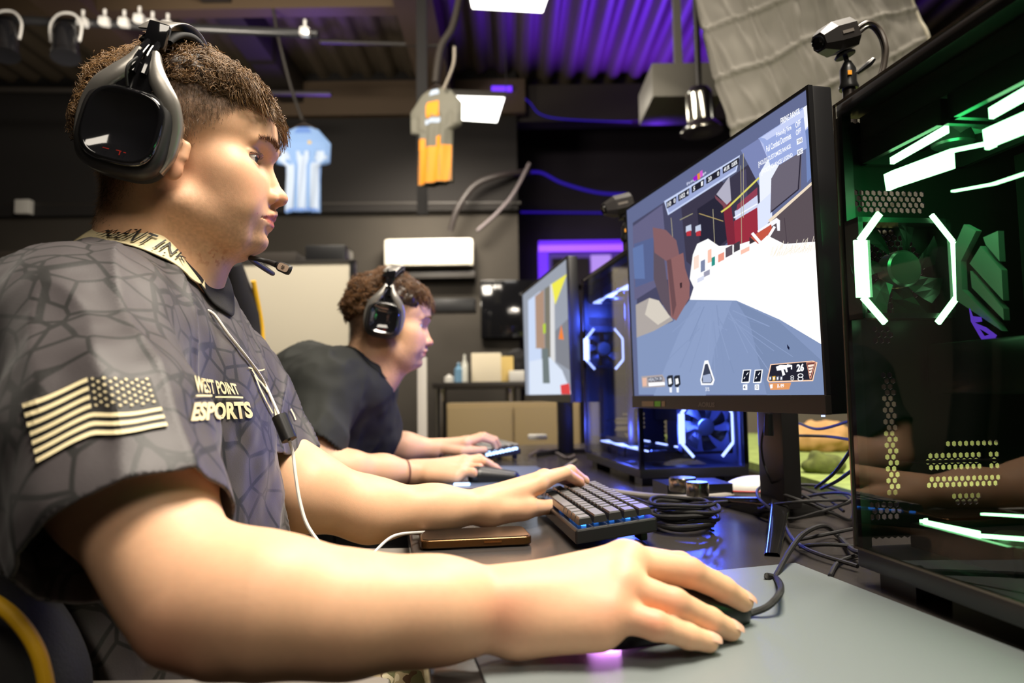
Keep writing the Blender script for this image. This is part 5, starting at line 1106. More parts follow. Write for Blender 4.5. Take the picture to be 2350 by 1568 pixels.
def computer(K0, D, H, Ln, Wd, label, colr, es, inner, detail=True, endglass=False):
    K0 = Vector(K0); D = Vector(D).normalized(); R = Vector((-D.y, D.x, 0)); U = Vector((0, 0, 1)); root = empty('gaming_computer', K0+D*Ln/2+R*Wd/2, label, 'computer')
    def C(a, b, c): return K0+D*a+R*b+U*c     # a towards the camera, b away from the glass, c up
    M3 = Matrix((D, R, U)).transposed()
    base, top = .042, H-.014
    def slab(name, a0, a1, b0, b1, c0, c1, m, par=root, bev=0):
        mm = MB(); mm.box(C((a0+a1)/2, (b0+b1)/2, (c0+c1)/2), (a1-a0, b1-b0, c1-c0), M3, bev=bev); return mm.build(name, m, par, smooth=bool(bev))
    slab('base_frame', 0, Ln, 0, Wd, .016, base-.006, BP, bev=.003); slab('top_frame', 0, Ln, 0, Wd, top, H, BP, bev=.003)
    for a0 in (.02, Ln-.07):
        for b0 in (.01, Wd-.045): slab('foot', a0, a0+.05, b0, b0+.035, .0, .017, BP)
    slab('corner_post', 0, .010, 0, .010, base-.008, top, BP); slab('corner_post', Ln-.01, Ln, .0, .010, base-.008, top, BP); slab('corner_post', Ln-.01, Ln, Wd-.01, Wd, base-.008, top, BP)
    slab('back_wall', .004, Ln-.01, Wd-.012, Wd, base-.008, top, mat('case_inner'+('_b' if endglass else ''), (.12, .12, .14) if endglass else (.015, .015, .014), rough=.5))
    # rear plate with hexagonal perforation, facing the camera at a = 0
    rp = MB(); p_ = .0068; rx = p_/math.sqrt(3)
    ringc = Vector((.0475, .310))                       # fan centre (b, c)
    def openat(b, c):
        if (b-ringc.x)**2+(c-ringc.y)**2 < .043**2: return True
        return any(b0+(c-c0)*sl < b < b1+(c-c0)*sl and c0 < c < c1 for b0, b1, c0, c1, sl in HOLES)
    j = 0; b = 0.008
    nb_, nc_ = int((Wd-.02)/p_), int((top-base)/(rx*1.5))
    for jc in range(nc_):
        c = base+rx+jc*rx*1.5
        for ib in range(nb_):
            b = .010+p_/2+ib*p_+(p_/2 if jc % 2 else 0)
            if b > Wd-.016: continue
            o = [C(.002, b+rx*1.001*sin(k*pi/3), c+rx*1.001*cos(k*pi/3)) for k in range(6)]
            if openat(b, c):
                i_ = [C(.002, b+rx*.80*sin(k*pi/3), c+rx*.80*cos(k*pi/3)) for k in range(6)]; i2 = [C(.0005, b+rx*.80*sin(k*pi/3), c+rx*.80*cos(k*pi/3)) for k in range(6)]
                rp.add(o+i_+i2, [(k, (k+1) % 6, 6+(k+1) % 6, 6+k) for k in range(6)]+[(6+k, 6+(k+1) % 6, 12+(k+1) % 6, 12+k) for k in range(6)])
            else: rp.add(o, [(0, 1, 2, 3, 4, 5)])
    rp.build('perforated_rear_plate', HEXM, root)
    LGT = mat(colr[0], (0, 0, 0), emit=colr[1], es=es); RIM = mat(colr[0]+'_rim', (.01, .01, .01), emit=colr[2], es=es*.16)
    FB = mat('fan_black', (.012, .012, .012), rough=.35)
    def fan(o, X, Y, Nn, s_=.06, bars='octagon', nm='fan'):
        """fan centred at o, X/Y in its plane, Nn its axis"""
        f = MB()
        fr_ = [(-s_, -s_, s_, -s_*.90), (-s_, s_*.90, s_, s_), (-s_, -s_, -s_*.90, s_), (s_*.90, -s_, s_, s_)]
        for x0, y0, x1, y1 in fr_: f.prism([o+X*x+Y*y for x, y in ((x0, y0), (x1, y0), (x1, y1), (x0, y1))], Nn*.022)
        fo = f.build(nm, FB, root); hb = MB(); hb.lathe(o+Nn*.002, Nn, [(.0185, 0), (.0185, .016), (.0165, .018), (.001, .0182)], 24); hb.build('fan_hub', mat('brushed_hub', (.22, .24, .22), rough=.3, metal=.9), fo, smooth=True)
        bl = MB()
        for k in range(7):
            a = k*2*pi/7; pts = []
            for r in (.019, .030, .041, .051): 
                w_ = a+.18*(r-.019)/.03; pts.append([o+Nn*(.004+.010*t)+X*(r*cos(w_+.55*t))+Y*(r*sin(w_+.55*t)) for t in (0, .5, 1)])
            for i in range(3):
                for j in range(2): bl.add([pts[i][j], pts[i+1][j], pts[i+1][j+1], pts[i][j+1]], [(0, 1, 2, 3)])
        bl.build('fan_blade', mat('fan_blade', (.02, .022, .02), rough=.3), fo)['kind'] = 'stuff'
        lg_ = MB(); rm_ = MB()
        if bars == 'octagon':
            t = s_*.10
            for sx, wth in ((-1, .013), (1, .0040)):
                P_ = [(sx*s_*.56, s_*1.06), (sx*s_*1.0, s_*.52), (sx*s_*1.0, -s_*.60), (sx*s_*.56, -s_*1.10)]
                for (a0, a1, w_) in ((P_[0], P_[1], .0065 if sx < 0 else .0042), (P_[1], P_[2], wth), (P_[2], P_[3], .0055)):
                    dx, dy = a1[0]-a0[0], a1[1]-a0[1]; d_ = math.hypot(dx, dy); nx, ny = -dy/d_*w_/2, dx/d_*w_/2
                    lg_.prism([o+Nn*.0225+X*(x)+Y*(y) for x, y in ((a0[0]+nx, a0[1]+ny), (a1[0]+nx, a1[1]+ny), (a1[0]-nx, a1[1]-ny), (a0[0]-nx, a0[1]-ny))], Nn*.003)
                if sx < 0: lg_.build('light_strip', LGT, fo); lg_ = MB()
        elif bars:
            for y0, wth, x0, x1 in ((-s_*.86, .012, -s_*.62, s_*.52), (s_*.86, .005, -s_*.6, s_*.6)):
                lg_.prism([o+Nn*.0225+X*x+Y*y for x, y in ((x0, y0-wth/2), (x1, y0-wth/2), (x1, y0+wth/2), (x0, y0+wth/2))], Nn*.003)
            lg_.prism([o+Nn*.0225+X*x+Y*y for x, y in ((s_*.52, -s_*.90), (s_*1.38, -s_*.90), (s_*1.38, -s_*.86), (s_*.52, -s_*.86))], Nn*.003)
            lg_.prism([o+Nn*.0225+X*x+Y*y for x, y in ((-s_*.62, -s_*.96), (-s_*.52, -s_*.96), (-s_*.60, -s_*.55), (-s_*.72, -s_*.70))], Nn*.003)
        if lg_.v: lg_.build('light_strip', LGT, fo)
        return fo
    fan(C(.010, ringc.x, ringc.y), R, U, D, .0500)
    # radiator fans under the top, one strip facing the glass
    for i in range(3): 
        x = .068+i*.124
        fan(C(x, .075, top-.03), D, R, -U, .058, bars=None if detail else 'bar')
    slab('radiator', .01, Ln-.03, .02, .14, top-.028, top-.002, mat('radiator', (.01, .01, .01), rough=.5))
    for i in range(3): fan(C(.115+i*.124, .075, base+.004), D, R, U, .058, bars=None if detail else 'bar')
    if detail:
        # side-facing light bars of the top and bottom fans
        def bar(px0, py0, px1, py1, w, dr=.026, cut=0):
            a = PL(px0, py0, C(0, dr, 0), R); b_ = PL(px1, py1, C(0, dr, 0), R); u_ = (b_-a).normalized(); v_ = Vector((0, 0, 1)) if abs(u_.z) < .9 else D; m__ = MB(); m__.prism([a, b_, b_-v_*w, a-v_*w], R*.004); return m__.build('light_strip', LGT, root)
        bar(2042, 362, 2168, 288, .0065); bar(2046, 392, 2180, 342, .0170); bar(2046, 392, 2052, 430, .012); bar(2180, 342, 2275, 322, .0030); bar(2268, 248, 2400, 170, .009); bar(2272, 290, 2420, 225, .016); bar(2272, 290, 2278, 336, .008); bar(2182, 437, 2275, 420, .0016); bar(2275, 420, 2400, 378, .0016)
        bar(2110, 1193, 2240, 1220, .0115); bar(2106, 1212, 2120, 1190, .004); bar(2240, 1226, 2400, 1238, .0028); bar(2250, 1178, 2400, 1186, .0016)
    # main board, graphics card, shroud and hoses
    slab('main_board', .02, .27, Wd-.05, Wd-.045, .12, top-.04, mat('board', (.012, .014, .013), rough=.5))
    slab('graphics_card', .015, .31, .075, Wd-.05, .185, .235, mat('card_shroud', (.02, .02, .021), rough=.25, metal=.4), bev=.004)
    slab('slot_cover', .004, .03, .05, .15, .118, .1185, BP)
    SHR = mat('shroud_grey', rgb(150, 150, 150), rough=.35, metal=.3)
    for pts in ([(2212, 515), (2240, 530), (2205, 600), (2208, 665), (2290, 745), (2300, 760), (2195, 690), (2192, 560)], [(2225, 605), (2250, 565), (2298, 620), (2302, 690)], [(2226, 622), (2302, 708), (2304, 735), (2230, 660)], [(2256, 545), (2290, 530), (2294, 600), (2262, 562)]):
        if not detail: break
        m__ = MB(); m__.prism([PL(x, y, C(0, .085, 0), R) for x, y in pts], R*.006); m__.build('angular_shroud', SHR, root)
    if detail:
        LG2 = mat('logo_purple', (0, 0, 0), emit=rgb(110, 60, 230), es=.9)
        m__ = MB()
        for pts in ([(2224, 708), (2236, 740), (2262, 778), (2277, 800), (2279, 804), (2250, 776), (2228, 738)], [(2232, 726), (2250, 728), (2252, 738), (2238, 740)], [(2238, 742), (2262, 752), (2286, 770), (2280, 778), (2262, 780), (2258, 772), (2270, 768), (2254, 758), (2242, 752)]): m__.prism([PL(x, y, C(0, .080, 0), R) for x, y in pts], R*.001)
        m__.build('maker_emblem', LG2, root)
        for k in range(3):
            m__ = MB(); m__.tube([C(.235+.018*k, .10, .345), C(.232+.020*k, .085, .375), C(.242+.02*k, .10, .40), C(.27+.02*k, .12, .42)], .0075, 10); m__.build('cooling_hose', mat('hose', (.02, .02, .02), rough=.25), root, smooth=True)
    for a in (.10, .33):
        l = bpy.data.lights.new('interior_glow', 'POINT'); l.energy = inner; l.color = colr[3]; l.shadow_soft_size = .02; o = bpy.data.objects.new('interior_glow', l); COL.objects.link(o); o.location = C(a, .055, top-.085); o.parent = root; o.matrix_parent_inverse = world_of(root).inverted()
    l = bpy.data.lights.new('interior_glow', 'POINT'); l.energy = inner*.7; l.color = colr[3]; l.shadow_soft_size = .02; o = bpy.data.objects.new('interior_glow', l); COL.objects.link(o); o.location = C(.22, .04, .10); o.parent = root; o.matrix_parent_inverse = world_of(root).inverted()
    gm = MB(); gm.quad(C(.001, -.0012, base-.006), C(Ln-.002, -.0012, base-.006), C(Ln-.002, -.0012, top+.006), C(.001, -.0012, top+.006)); gm.build('glass_side_panel', GL_SIDE, root)
    ed = MB()
    for a0, a1, c0, c1 in ((.0, .0022, base-.006, H), (0, Ln, H-.0022, H), (0, Ln, base-.008, base-.006)): ed.box(C((a0+a1)/2, -.0022, (c0+c1)/2), (a1-a0, .0022, c1-c0), M3)
    ed.build('glass_edge_trim', mat('trim_metal', rgb(120, 110, 100), rough=.25, metal=.9), root)
    if endglass:
        l = bpy.data.lights.new('interior_glow', 'POINT'); l.energy = 5; l.color = colr[3]; l.shadow_soft_size = .03; o = bpy.data.objects.new('interior_glow', l); COL.objects.link(o); o.location = C(Ln-.012, .13, .15); o.parent = root; o.matrix_parent_inverse = world_of(root).inverted()
        gm = MB(); gm.quad(C(Ln+.001, .002, base), C(Ln+.001, Wd-.002, base), C(Ln+.001, Wd-.002, top), C(Ln+.001, .002, top)); gm.build('glass_front_panel', GL_SIDE, root)
        for i in range(3): fan(C(Ln-.045, .155, base+.075+i*.124), R, U, D, .056)
        es_ = MB(); q0 = P(1697, 950, 1.545); q1 = P(1703, 1088, 1.55); es_.prism([q0, q0+R*.006, q1+R*.006, q1], D*.003); es_.build('edge_light', mat('edge_glow_white_green', (0, 0, 0), emit=rgb(190, 255, 180), es=1.6), root)
    return root, C
GREEN = ('green_led', rgb(150, 255, 170), rgb(0, 255, 60), (.05, 1, .22)); BLUE = ('blue_led', rgb(150, 170, 255), rgb(20, 40, 255), (.05, .10, 1))
K1 = PZ(1970, 1338, DZ); D1 = Vector((.1376, -1, 0))
pc1, CF1 = computer(K1, D1, .485, .47, .235, 'black glass-sided computer with bright green lights at the right of the picture', GREEN, 8.0, .24)
K2b = PZ(1470, 1118, DZ); K2b = K2b-D1.normalized()*.46
pc2, CF2 = computer(K2b, D1, .50, .46, .235, 'black computer with blue lights standing behind the large monitor', BLUE, 4.5, 4.5, detail=False, endglass=True)
# --- cameras on posts
def webcam(pm, d, s, label, bodyd):
    """pm: pixel mapping for post foot/top etc."""
    root = empty('camera_on_post', Vector((P(*pm['foot'], d).x, P(*pm['foot'], d).y, DZ)), label, 'camera')
    f = P(*pm['foot'], d); t = P(*pm['head'], d); m = MB(); m.cyl((f.x, f.y, DZ), (t.x, t.y, t.z-.03*s), .0105*s, n=20); m.build('post', mat('grey_post', rgb(70, 64, 60), rough=.35, metal=.5), root, smooth=True)
    m = MB(); m.lathe((t.x, t.y, t.z-.045*s), (0, 0, 1), [(.015*s, 0), (.016*s, .004*s), (.013*s, .012*s), (.013*s, .034*s), (.010*s, .040*s), (.006*s, .048*s)], 24); m.build('ball_head', mat('dark_metal', (.03, .03, .03), rough=.3, metal=.6), root, smooth=True)
    m = MB(); m.tube([t+Vector((.012*s, -.006, -.02*s)), t+Vector((.028*s, -.012, -.008*s)), t+Vector((.036*s, -.014, .0))], [.003*s, .005*s, .0035*s], 8); m.build('clamp_lever', BP, root, smooth=True)
    m = MB(); q = t+Vector((-.004*s, -.014*s, -.022*s)); m.box(q, (.007*s, .002, .008*s), bev=.0005); m.build('orange_label', mat('orange_label', rgb(240, 160, 40), rough=.4), root)
    m = MB(); h = t+Vector((-.003*s, 0, .012*s)); m.tube([t, h], .004*s, 8); m.lathe(h, Vector((-.3, 0, 1)), [(.016*s, 0), (.017*s, .003*s), (.012*s, .008*s)], 20); m.build('mount_plate', BP, root, smooth=True)
    ax = Vector(bodyd).normalized(); up = (Vector((0, 0, 1))-ax*ax.z).normalized(); sd = ax.cross(up); c = h+up*.034*s+ax*.010*s
    pro = [(-.032, .020, .022), (-.028, .026, .024), (.012, .026, .024), (.030, .017, .016), (.034, .015, .014)]; g = []
    for (x, hy, hz) in pro:
        ring = [(-1, -.5), (-.6, -1), (.6, -1), (1, -.5), (1, .5), (.6, 1), (-.6, 1), (-1, .5)]; g.append([c+ax*x*1.1*s+sd*a*hy*.95*s+up*b*hz*s for a, b in ring+ring[:1]])
    m = MB(); 
    for i in range(len(g)-1):
        for j in range(8): m.quad(g[i][j], g[i+1][j], g[i+1][j+1], g[i][j+1])
    m.add(g[0][:8], [tuple(range(8))]); m.add(g[-1][:8], [tuple(range(8))]); b_ = m.build('camera_body', mat('camera_grey', rgb(40, 37, 36), rough=.4), root)
    m = MB(); m.lathe(c+ax*.036*s, ax, [(.012*s, -.004), (.012*s, .005*s), (.0105*s, .006*s), (.009*s, .003*s), (.001, .002*s)], 24); m.build('lens', BG, b_, smooth=True)
    m = MB(); q = c-sd*(.0252*s)*(1 if sd.y > 0 else -1); m.box(q-ax*.004*s+up*.0*s, (.026*s, .0008, .005*s), Matrix((ax, sd, up)).transposed()); m.build('side_lettering', mat('grey_print', rgb(110, 104, 98), rough=.4), b_)
    return root, c, ax, up
wc1, wcC, wcA, wcU = webcam(dict(foot=(1955, 270), head=(1945, 146)), .98, .84, 'small black camera on a post above the large monitor', (-.80, -.32, -.34))
cable('camera_cable', [wcC-wcA*.035, P(1990, 52, .98), P(2018, 66, .98), P(2034, 105, .97), P(2030, 150, .97), P(2018, 190, .97), P(1995, 222, .97), P(1984, 248, .97)], .0032, 'upper cable arching from the small camera above the large monitor', m=mat('smoky_cable', rgb(60, 54, 48), rough=.3))
cable('camera_cable', [wcC-wcA*.035-wcU*.008, P(1992, 62, .985), P(2014, 78, .985), P(2026, 112, .98), P(2024, 150, .98), P(2012, 186, .98), P(1990, 215, .98), P(1980, 250, .98)], .0022, 'thinner inner cable arching from the small camera', m=mat('smoky_cable'))
m_ = MB(); m_.box(P(1996, 226, .97), (.018, .012, .036), Matrix.Rotation(radians(38), 3, 'Y'), bev=.003); m_.cyl(P(1984, 240, .97), P(1978, 256, .97), .009, n=12); tag(m_.build('cable_connector', BP, smooth=True), 'black cable connector hanging beside the camera post', 'connector')
wc2, c2c, _, _ = webcam(dict(foot=(1440, 560), head=(1438, 512)), 1.75, 1.0, 'small camera on a post behind the computer with blue lights', (-.9, -.2, -.25))
# --- headset cable of the near player
WCB = mat('white_cable', rgb(214, 208, 200), rough=.4)
cv_ = [cam_drape(x, y, .003) for x, y in ((488, 728), (520, 772), (560, 822), (590, 862), (610, 900), (632, 950))]; cv_ = [p for p in cv_ if p is not None and p.y < .84]
ctl = MB(); a, b_ = P(641, 955, .74), P(664, 1010, .735)
ctl.tube([a, b_], .008, 10); hc = empty('headset_cable', a, 'white headset cable with black inline control hanging over the jersey', 'cable')
cable('cable_run', [P(476, 712, .74)]+cv_+[a], .0016, None, m=WCB, parent=hc); ctl.build('inline_control', BP, hc, smooth=True)
dd_ = a.y; cable('cable_run', [b_, P(672, 1040, dd_), P(678, 1090, dd_-.01), P(688, 1150, dd_-.02), P(705, 1205, dd_-.03), P(740, 1255, dd_-.04), P(775, 1290, dd_-.05), P(800, 1330, dd_-.06), P(830, 1310, dd_), P(862, 1265, dd_+.08), P(905, 1230, dd_+.14), P(965, 1222, .95), P(1000, 1222, 1.0)], .0018, None, m=WCB, parent=hc)
# --- second player's keyboard and mouse
k2 = PZ(1140, 1058, DZ); kb2, KF2 = keyboard(Vector((k2.x-.03, k2.y-.02, DZ)), (-.25, .97), (.97, .25), 'far black keyboard with white-blue lights under the second player\'s hand', ('key_light_white', rgb(170, 205, 255)), 4.0)
m_ = MB(); 
for i in range(10): q = P(1118+i*7.4, 1044-i*1.6, 1.96); m_.box(q, (.0075, .004, .0075), bev=.002)
m_.build('edge_light', mat('key_light_white'), kb2)['kind'] = 'stuff'
m2 = PZ(1130, 1108, DZ); s = SDF(); s.cone(m2+Vector((-.03, 0, .014)), m2+Vector((.045, .01, .008)), .024, .016, .02); V, Q = s.mesh(tuple(m2-Vector((.07, .05, .02))), tuple(m2+Vector((.08, .06, .05))), .003); V[:, 2] = np.maximum(V[:, 2], DZ+.001)
mr2 = empty('mouse', m2, 'dark mouse with blue-white glow under the second player\'s hand', 'computer mouse'); link('shell', npmesh('shell', V, Q), BP, mr2)
m_ = MB(); m_.box(PZ(1060, 1112, DZ+.004), (.034, .012, .006), bev=.002); m_.build('glow_strip', mat('key_light_white'), mr2)
m_ = MB(); q0 = PZ(980, 1122, DZ); m_.prism([PZ(1000, 1124, DZ)+Vector((0, 0, .0004)), PZ(1330, 1124, DZ)+Vector((0, 0, .0004)), PZ(1230, 1072, DZ)+Vector((0, 0, .0004)), PZ(1080, 1072, DZ)+Vector((0, 0, .0004))], (0, 0, .002)); tag(m_.build('mouse_mat', mat('blue_grey_mat', rgb(84, 96, 116), rough=.4)), 'blue-grey mouse mat under the second player\'s mouse', 'mouse mat')

m_ = MB(); a_, b_ = P(929, 1085, 1.573), P(933, 1085, 1.575); m_.cyl(a_, b_, .0275, n=24, cap=False); tag(m_.build('hair_tie', mat('brown_band', rgb(120, 80, 60), rough=.7), smooth=True), 'thin brown band round the near wrist of the player in plain t-shirt', 'wristband')
# ------------------------------------------------------------------ the room
def slabm(name, lo, hi, m, parent=None, bev=0, kind=None):
    mb = MB(); lo, hi = Vector(lo), Vector(hi); mb.box((lo+hi)/2, hi-lo, bev=bev); o = mb.build(name, m, parent, smooth=bool(bev))
    if kind: o['kind'] = kind
    return o
def pbox(name, x0, y0, x1, y1, d, depth, m, parent=None, bev=0, rot=0):
    """box whose face towards the camera spans these outlines at distance d"""
    a, b = P(x0, y1, d), P(x1, y0, d); lo = Vector((min(a.x, b.x), d, min(a.z, b.z))); hi = Vector((max(a.x, b.x), d+depth, max(a.z, b.z))); return slabm(name, lo, hi, m, parent, bev)
WALLD = mat('dark_wall_paint', rgb(58, 53, 46), rough=.85, noise=(2, .1)); WALLB = mat('black_wall_paint', rgb(30, 27, 25), rough=.9); WALLN = mat('night_wall_paint', rgb(40, 34, 44), rough=.9)
slabm('floor', (-6.6, -3, -.1), (5.2, 10.2, 0), mat('dark_carpet', rgb(44, 41, 38), rough=.95, noise=(30, .2)), kind='structure')
xw = P(1190, 600, 8.2).x
slabm('wall_back', (-6.6, 8.2, 0), (xw, 8.35, 3.05), WALLD, kind='structure'); slabm('wall_upper', (-6.6, 8.1, 3.05), (xw, 8.35, 4.75), WALLB, kind='structure')
slabm('wall_recess', (xw, 9.5, 0), (5.2, 9.65, 4.75), WALLN, kind='structure'); slabm('wall_return', (xw-.15, 8.35, 0), (xw, 9.6, 4.75), WALLN, kind='structure')
slabm('wall_left', (-6.6, -3, 0), (-6.45, 8.3, 4.75), WALLD, kind='structure'); slabm('wall_right', (5.05, -3, 0), (5.2, 9.6, 4.75), WALLD, kind='structure'); slabm('wall_front', (-6.6, -3.15, 0), (5.2, -3, 4.75), WALLD, kind='structure')
# corrugated roof deck
xs = np.arange(-6.6, 5.2, .03); zz = 4.66+.035*np.clip(np.sin(xs*2*pi/.26)*2, -1, 1)
ngrid_mesh('ceiling', [[(x, y, z) for y in (-3, 3, 6, 9.6)] for x, z in zip(xs, zz)], mat('roof_deck_metal', rgb(86, 76, 62), rough=.55, metal=0), smooth=False)['kind'] = 'structure'
BEAM = mat('brown_beam', rgb(78, 62, 44), rough=.7); BEAMD = mat('dark_beam', rgb(42, 35, 28), rough=.7)
n_ = 0
def trim(lo, hi, m):
    global n_; n_ += 1; slabm('trim_%d' % n_, lo, hi, m, kind='structure')
trim((-5, 8.0, 4.15), (xw+.1, 8.1, 4.55), BEAM); trim((xw, 8.2, 4.12), (5, 8.45, 4.56), BEAMD); trim((-5, 5.9, 4.25), (-.95, 6.05, 4.6), BEAM); trim((1.9, 4.2, 4.1), (5, 4.5, 4.6), BEAMD)
trim((-.95, 2.0, 4.2), (-.62, 8.1, 4.6), BEAM); trim((-2.6, 3.2, 4.3), (-2.35, 8.1, 4.6), BEAMD); trim((-3.9, 3.2, 4.2), (-3.5, 8.1, 4.6), BEAM); trim((-5, 4.4, 3.95), (-2.3, 4.6, 4.2), BEAMD); trim((-5, 3.4, 4.3), (5, 3.6, 4.58), BEAMD)
PIPE = mat('painted_pipe', rgb(46, 42, 38), rough=.5)
def pipe(name, pts, r, label, m=PIPE, cat='pipe', group=None): return cable(name, pts, r, label, m=m, cat=cat, group=group, n=10)
pipe('conduit', [P(700, 468, 8.12), P(1195, 466, 8.12)], .028, 'dark horizontal conduit along the back wall above the air conditioner')
pipe('conduit', [P(-60, 470, 8.12), P(250, 470, 8.12)], .024, 'dark conduit on the back wall at the far left beside the white box')
pipe('sprinkler_pipe', [P(735, 95, 6.5), P(1010, 104, 6.5)], .022, 'thin dark pipe under the ceiling between the beams'); pipe('sprinkler_pipe', [P(-40, 205, 7.0), P(760, 215, 7.0)], .03, 'long brownish pipe crossing the left side under the ceiling')
pbox('junction_box', 32, 457, 67, 490, 8.0, .09, WHITE, bev=.01); tag(bpy.data.objects['junction_box'], 'small white box on the back wall at the far left', 'wall box')
# lighting bar with spotlights at upper left
bar = empty('lighting_bar', P(300, 60, 5.0), 'black stage lighting bar with clamps across the upper left', 'lighting bar'); m_ = MB(); m_.cyl(P(-80, 40, 5.0), P(730, 78, 5.0), .030, n=16); m_.build('bar', BP, bar, smooth=True)
CHR = mat('chrome', (.85, .83, .80), rough=.22, metal=.55)
for px, py in ((190, 52), (240, 50), (285, 52), (320, 44), (350, 56), (385, 60), (700, 74)):
    m_ = MB(); q = P(px, py, 4.96); m_.box(q, (.07, .06, .06), Matrix.Rotation(.1, 3, 'Y'), bev=.012); m_.cyl(q, q+Vector((.0, 0, .09)), .012, n=10); m_.build('clamp', CHR, bar, smooth=True)
for px, py, lab in ((150, 95, 'black spotlight with shiny yoke hanging from the lighting bar behind the headset'), (12, 90, 'black spotlight hanging at the far left end of the lighting bar')):
    q = P(px, py, 4.9); sp = empty('spotlight', q, lab, 'spotlight'); m_ = MB(); m_.lathe(q+Vector((0, 0, .10)), (.15, -.2, -1), [(.02, -.02), (.07, 0), (.085, .06), (.085, .22), (.095, .23), (.095, .25), (.07, .24), (.001, .235)], 24); m_.build('housing', BG, sp, smooth=True)
    m_ = MB(); m_.tube([q+Vector((-.10, 0, 0)), q+Vector((-.11, 0, .12)), q+Vector((-.05, 0, .2)), q+Vector((.05, 0, .2)), q+Vector((.11, 0, .12)), q+Vector((.10, 0, 0))], .009, 8); m_.build('yoke', CHR, sp, smooth=True)
# LED panels
LEDM = mat('led_panel_light', (1, 1, 1), emit=(1, .97, .88), es=5)
def led(px4, z, label):
    c = [PZ(x, y, z) for x, y in px4]; ctr = sum(c, Vector())/4; r = empty('ceiling_light', ctr, label, 'ceiling light', group='white ceiling light panels')
    m_ = MB(); m_.quad(*c); m_.build('diffuser', LEDM, r); f = MB(); e = [ctr+(p-ctr)*1.05 for p in c]
    f.prism([p+Vector((0, 0, .004)) for p in e], (0, 0, .05)); f.build('frame', mat('light_frame', rgb(70, 66, 60), rough=.5), r)
    f = MB()
    for i in (0, 1): f.cyl(e[i], e[i]+Vector((0, 0, 4.6-z)), .004, n=6); 
    f.build('hanging_wire', PIPE, r); return r
led([(1028, 220), (1158, 224), (1140, 281), (1036, 274)], 3.7, 'white square ceiling light panel above the far wall, right of the orange jersey')
led([(1070, -40), (1268, -36), (1245, 29), (1084, 20)], 3.7, 'white ceiling light panel cut off by the top edge, middle of the picture')
led([(2290, -60), (2430, -90), (2400, -4), (2302, 6)], 3.4, 'white ceiling light panel at the top right corner')
# extractor / duct and downlight
du = empty('duct_box', P(1560, 180, 4.6), 'grey metal duct box hanging below the violet ceiling', 'duct'); a, b = P(1498, 222, 4.5), P(1660, 142, 4.5)
m_ = MB(); m_.box(((a.x+b.x)/2, 4.75, (a.z+b.z)/2), (b.x-a.x, .5, (b.z-a.z)), bev=.01); m_.box(((a.x+b.x)/2, 4.75, (b.z+4.62)/2), (.05, .05, 4.62-b.z)); m_.build('body', mat('duct_metal', rgb(150, 146, 136), rough=.45, metal=.4), du, smooth=True)
q = P(1604, 222, 4.3); dl = empty('pendant_spot', q, 'shiny silver cylinder lamp with flared rim hanging below the duct box', 'pendant lamp'); m_ = MB(); m_.lathe(q, (.05, 0, -1), [(.06, -.05), (.080, -.02), (.083, .0), (.083, .16), (.10, .178), (.128, .21), (.130, .225), (.105, .23), (.05, .21), (.001, .21)], 36); m_.build('shade', mat('polished_metal', (.62, .60, .52), rough=.18, metal=1), dl, smooth=True)
m_ = MB(); m_.cyl(q+Vector((0, 0, .0)), q+Vector((0, 0, 4.62-q.z)), .02, n=12); m_.build('stem', PIPE, dl, smooth=True)
# creased sheet hung behind the computers
g = []; y0 = 2.35; A = [P(1580, -30, y0), P(2104, -30, y0), P(2240, 470, y0), P(1745, 620, y0)]
rs_ = np.random.RandomState(3); nu, nv = 110, 130; gp = np.zeros((nu+1, nv+1, 3), np.float32)
for i in range(nu+1):
    for j in range(nv+1):
        u, v = i/nu, j/nv; p = (A[0]*(1-u)+A[1]*u)*(1-v)+(A[3]*(1-u)+A[2]*u)*v; gp[i, j] = p
UU, VV = np.meshgrid(np.linspace(0, 1, nu+1), np.linspace(0, 1, nv+1), indexing='ij'); wob = vnoise(np.stack([UU*4, VV*4, UU*0], -1), 1.0, 3)*.018
def crease(x, n, w): f = (x*n) % 1.0; dd = np.minimum(f, 1-f)/n; return np.exp(-(dd/w)**2)
cr_ = .014*crease(UU-.10*VV+wob, 5, .009)+.015*crease(VV+.30*UU+wob*1.3, 5.5, .007)+.009*crease(UU*.9-.25*VV+wob*2, 11, .006)+.012*vnoise(np.stack([UU*7, VV*6, UU*0], -1), 1.0, 9)+.006*vnoise(np.stack([UU*20, VV*16, UU*0], -1), 1.0, 2)
gp[..., 1] -= cr_+.035*np.sin(UU*5+VV*3); gp[..., 0] += .006*vnoise(np.stack([UU*3, VV*9, UU*0], -1), 1.0, 5)
sh = empty('hanging_sheet', A[0], 'large creased grey sheet hanging behind the camera post', 'sheet'); so = ngrid_mesh('cloth', gp, mat('grey_sheet', rgb(140, 136, 127), rough=.85), sh); md = so.modifiers.new('t', 'SOLIDIFY'); md.thickness = .003
m_ = MB(); m_.tube([Vector(gp[nu, j]) for j in range(0, nv+1, 6)], .006, 8); m_.build('hem', mat('pale_hem', rgb(205, 198, 178), rough=.8), sh, smooth=True)
m_ = MB(); m_.tube([Vector(gp[0, 0])+Vector((-.1, 0, .05)), Vector(gp[nu, 0])+Vector((.1, 0, .05))], .015, 10); m_.build('hanging_rod', PIPE, sh, smooth=True)
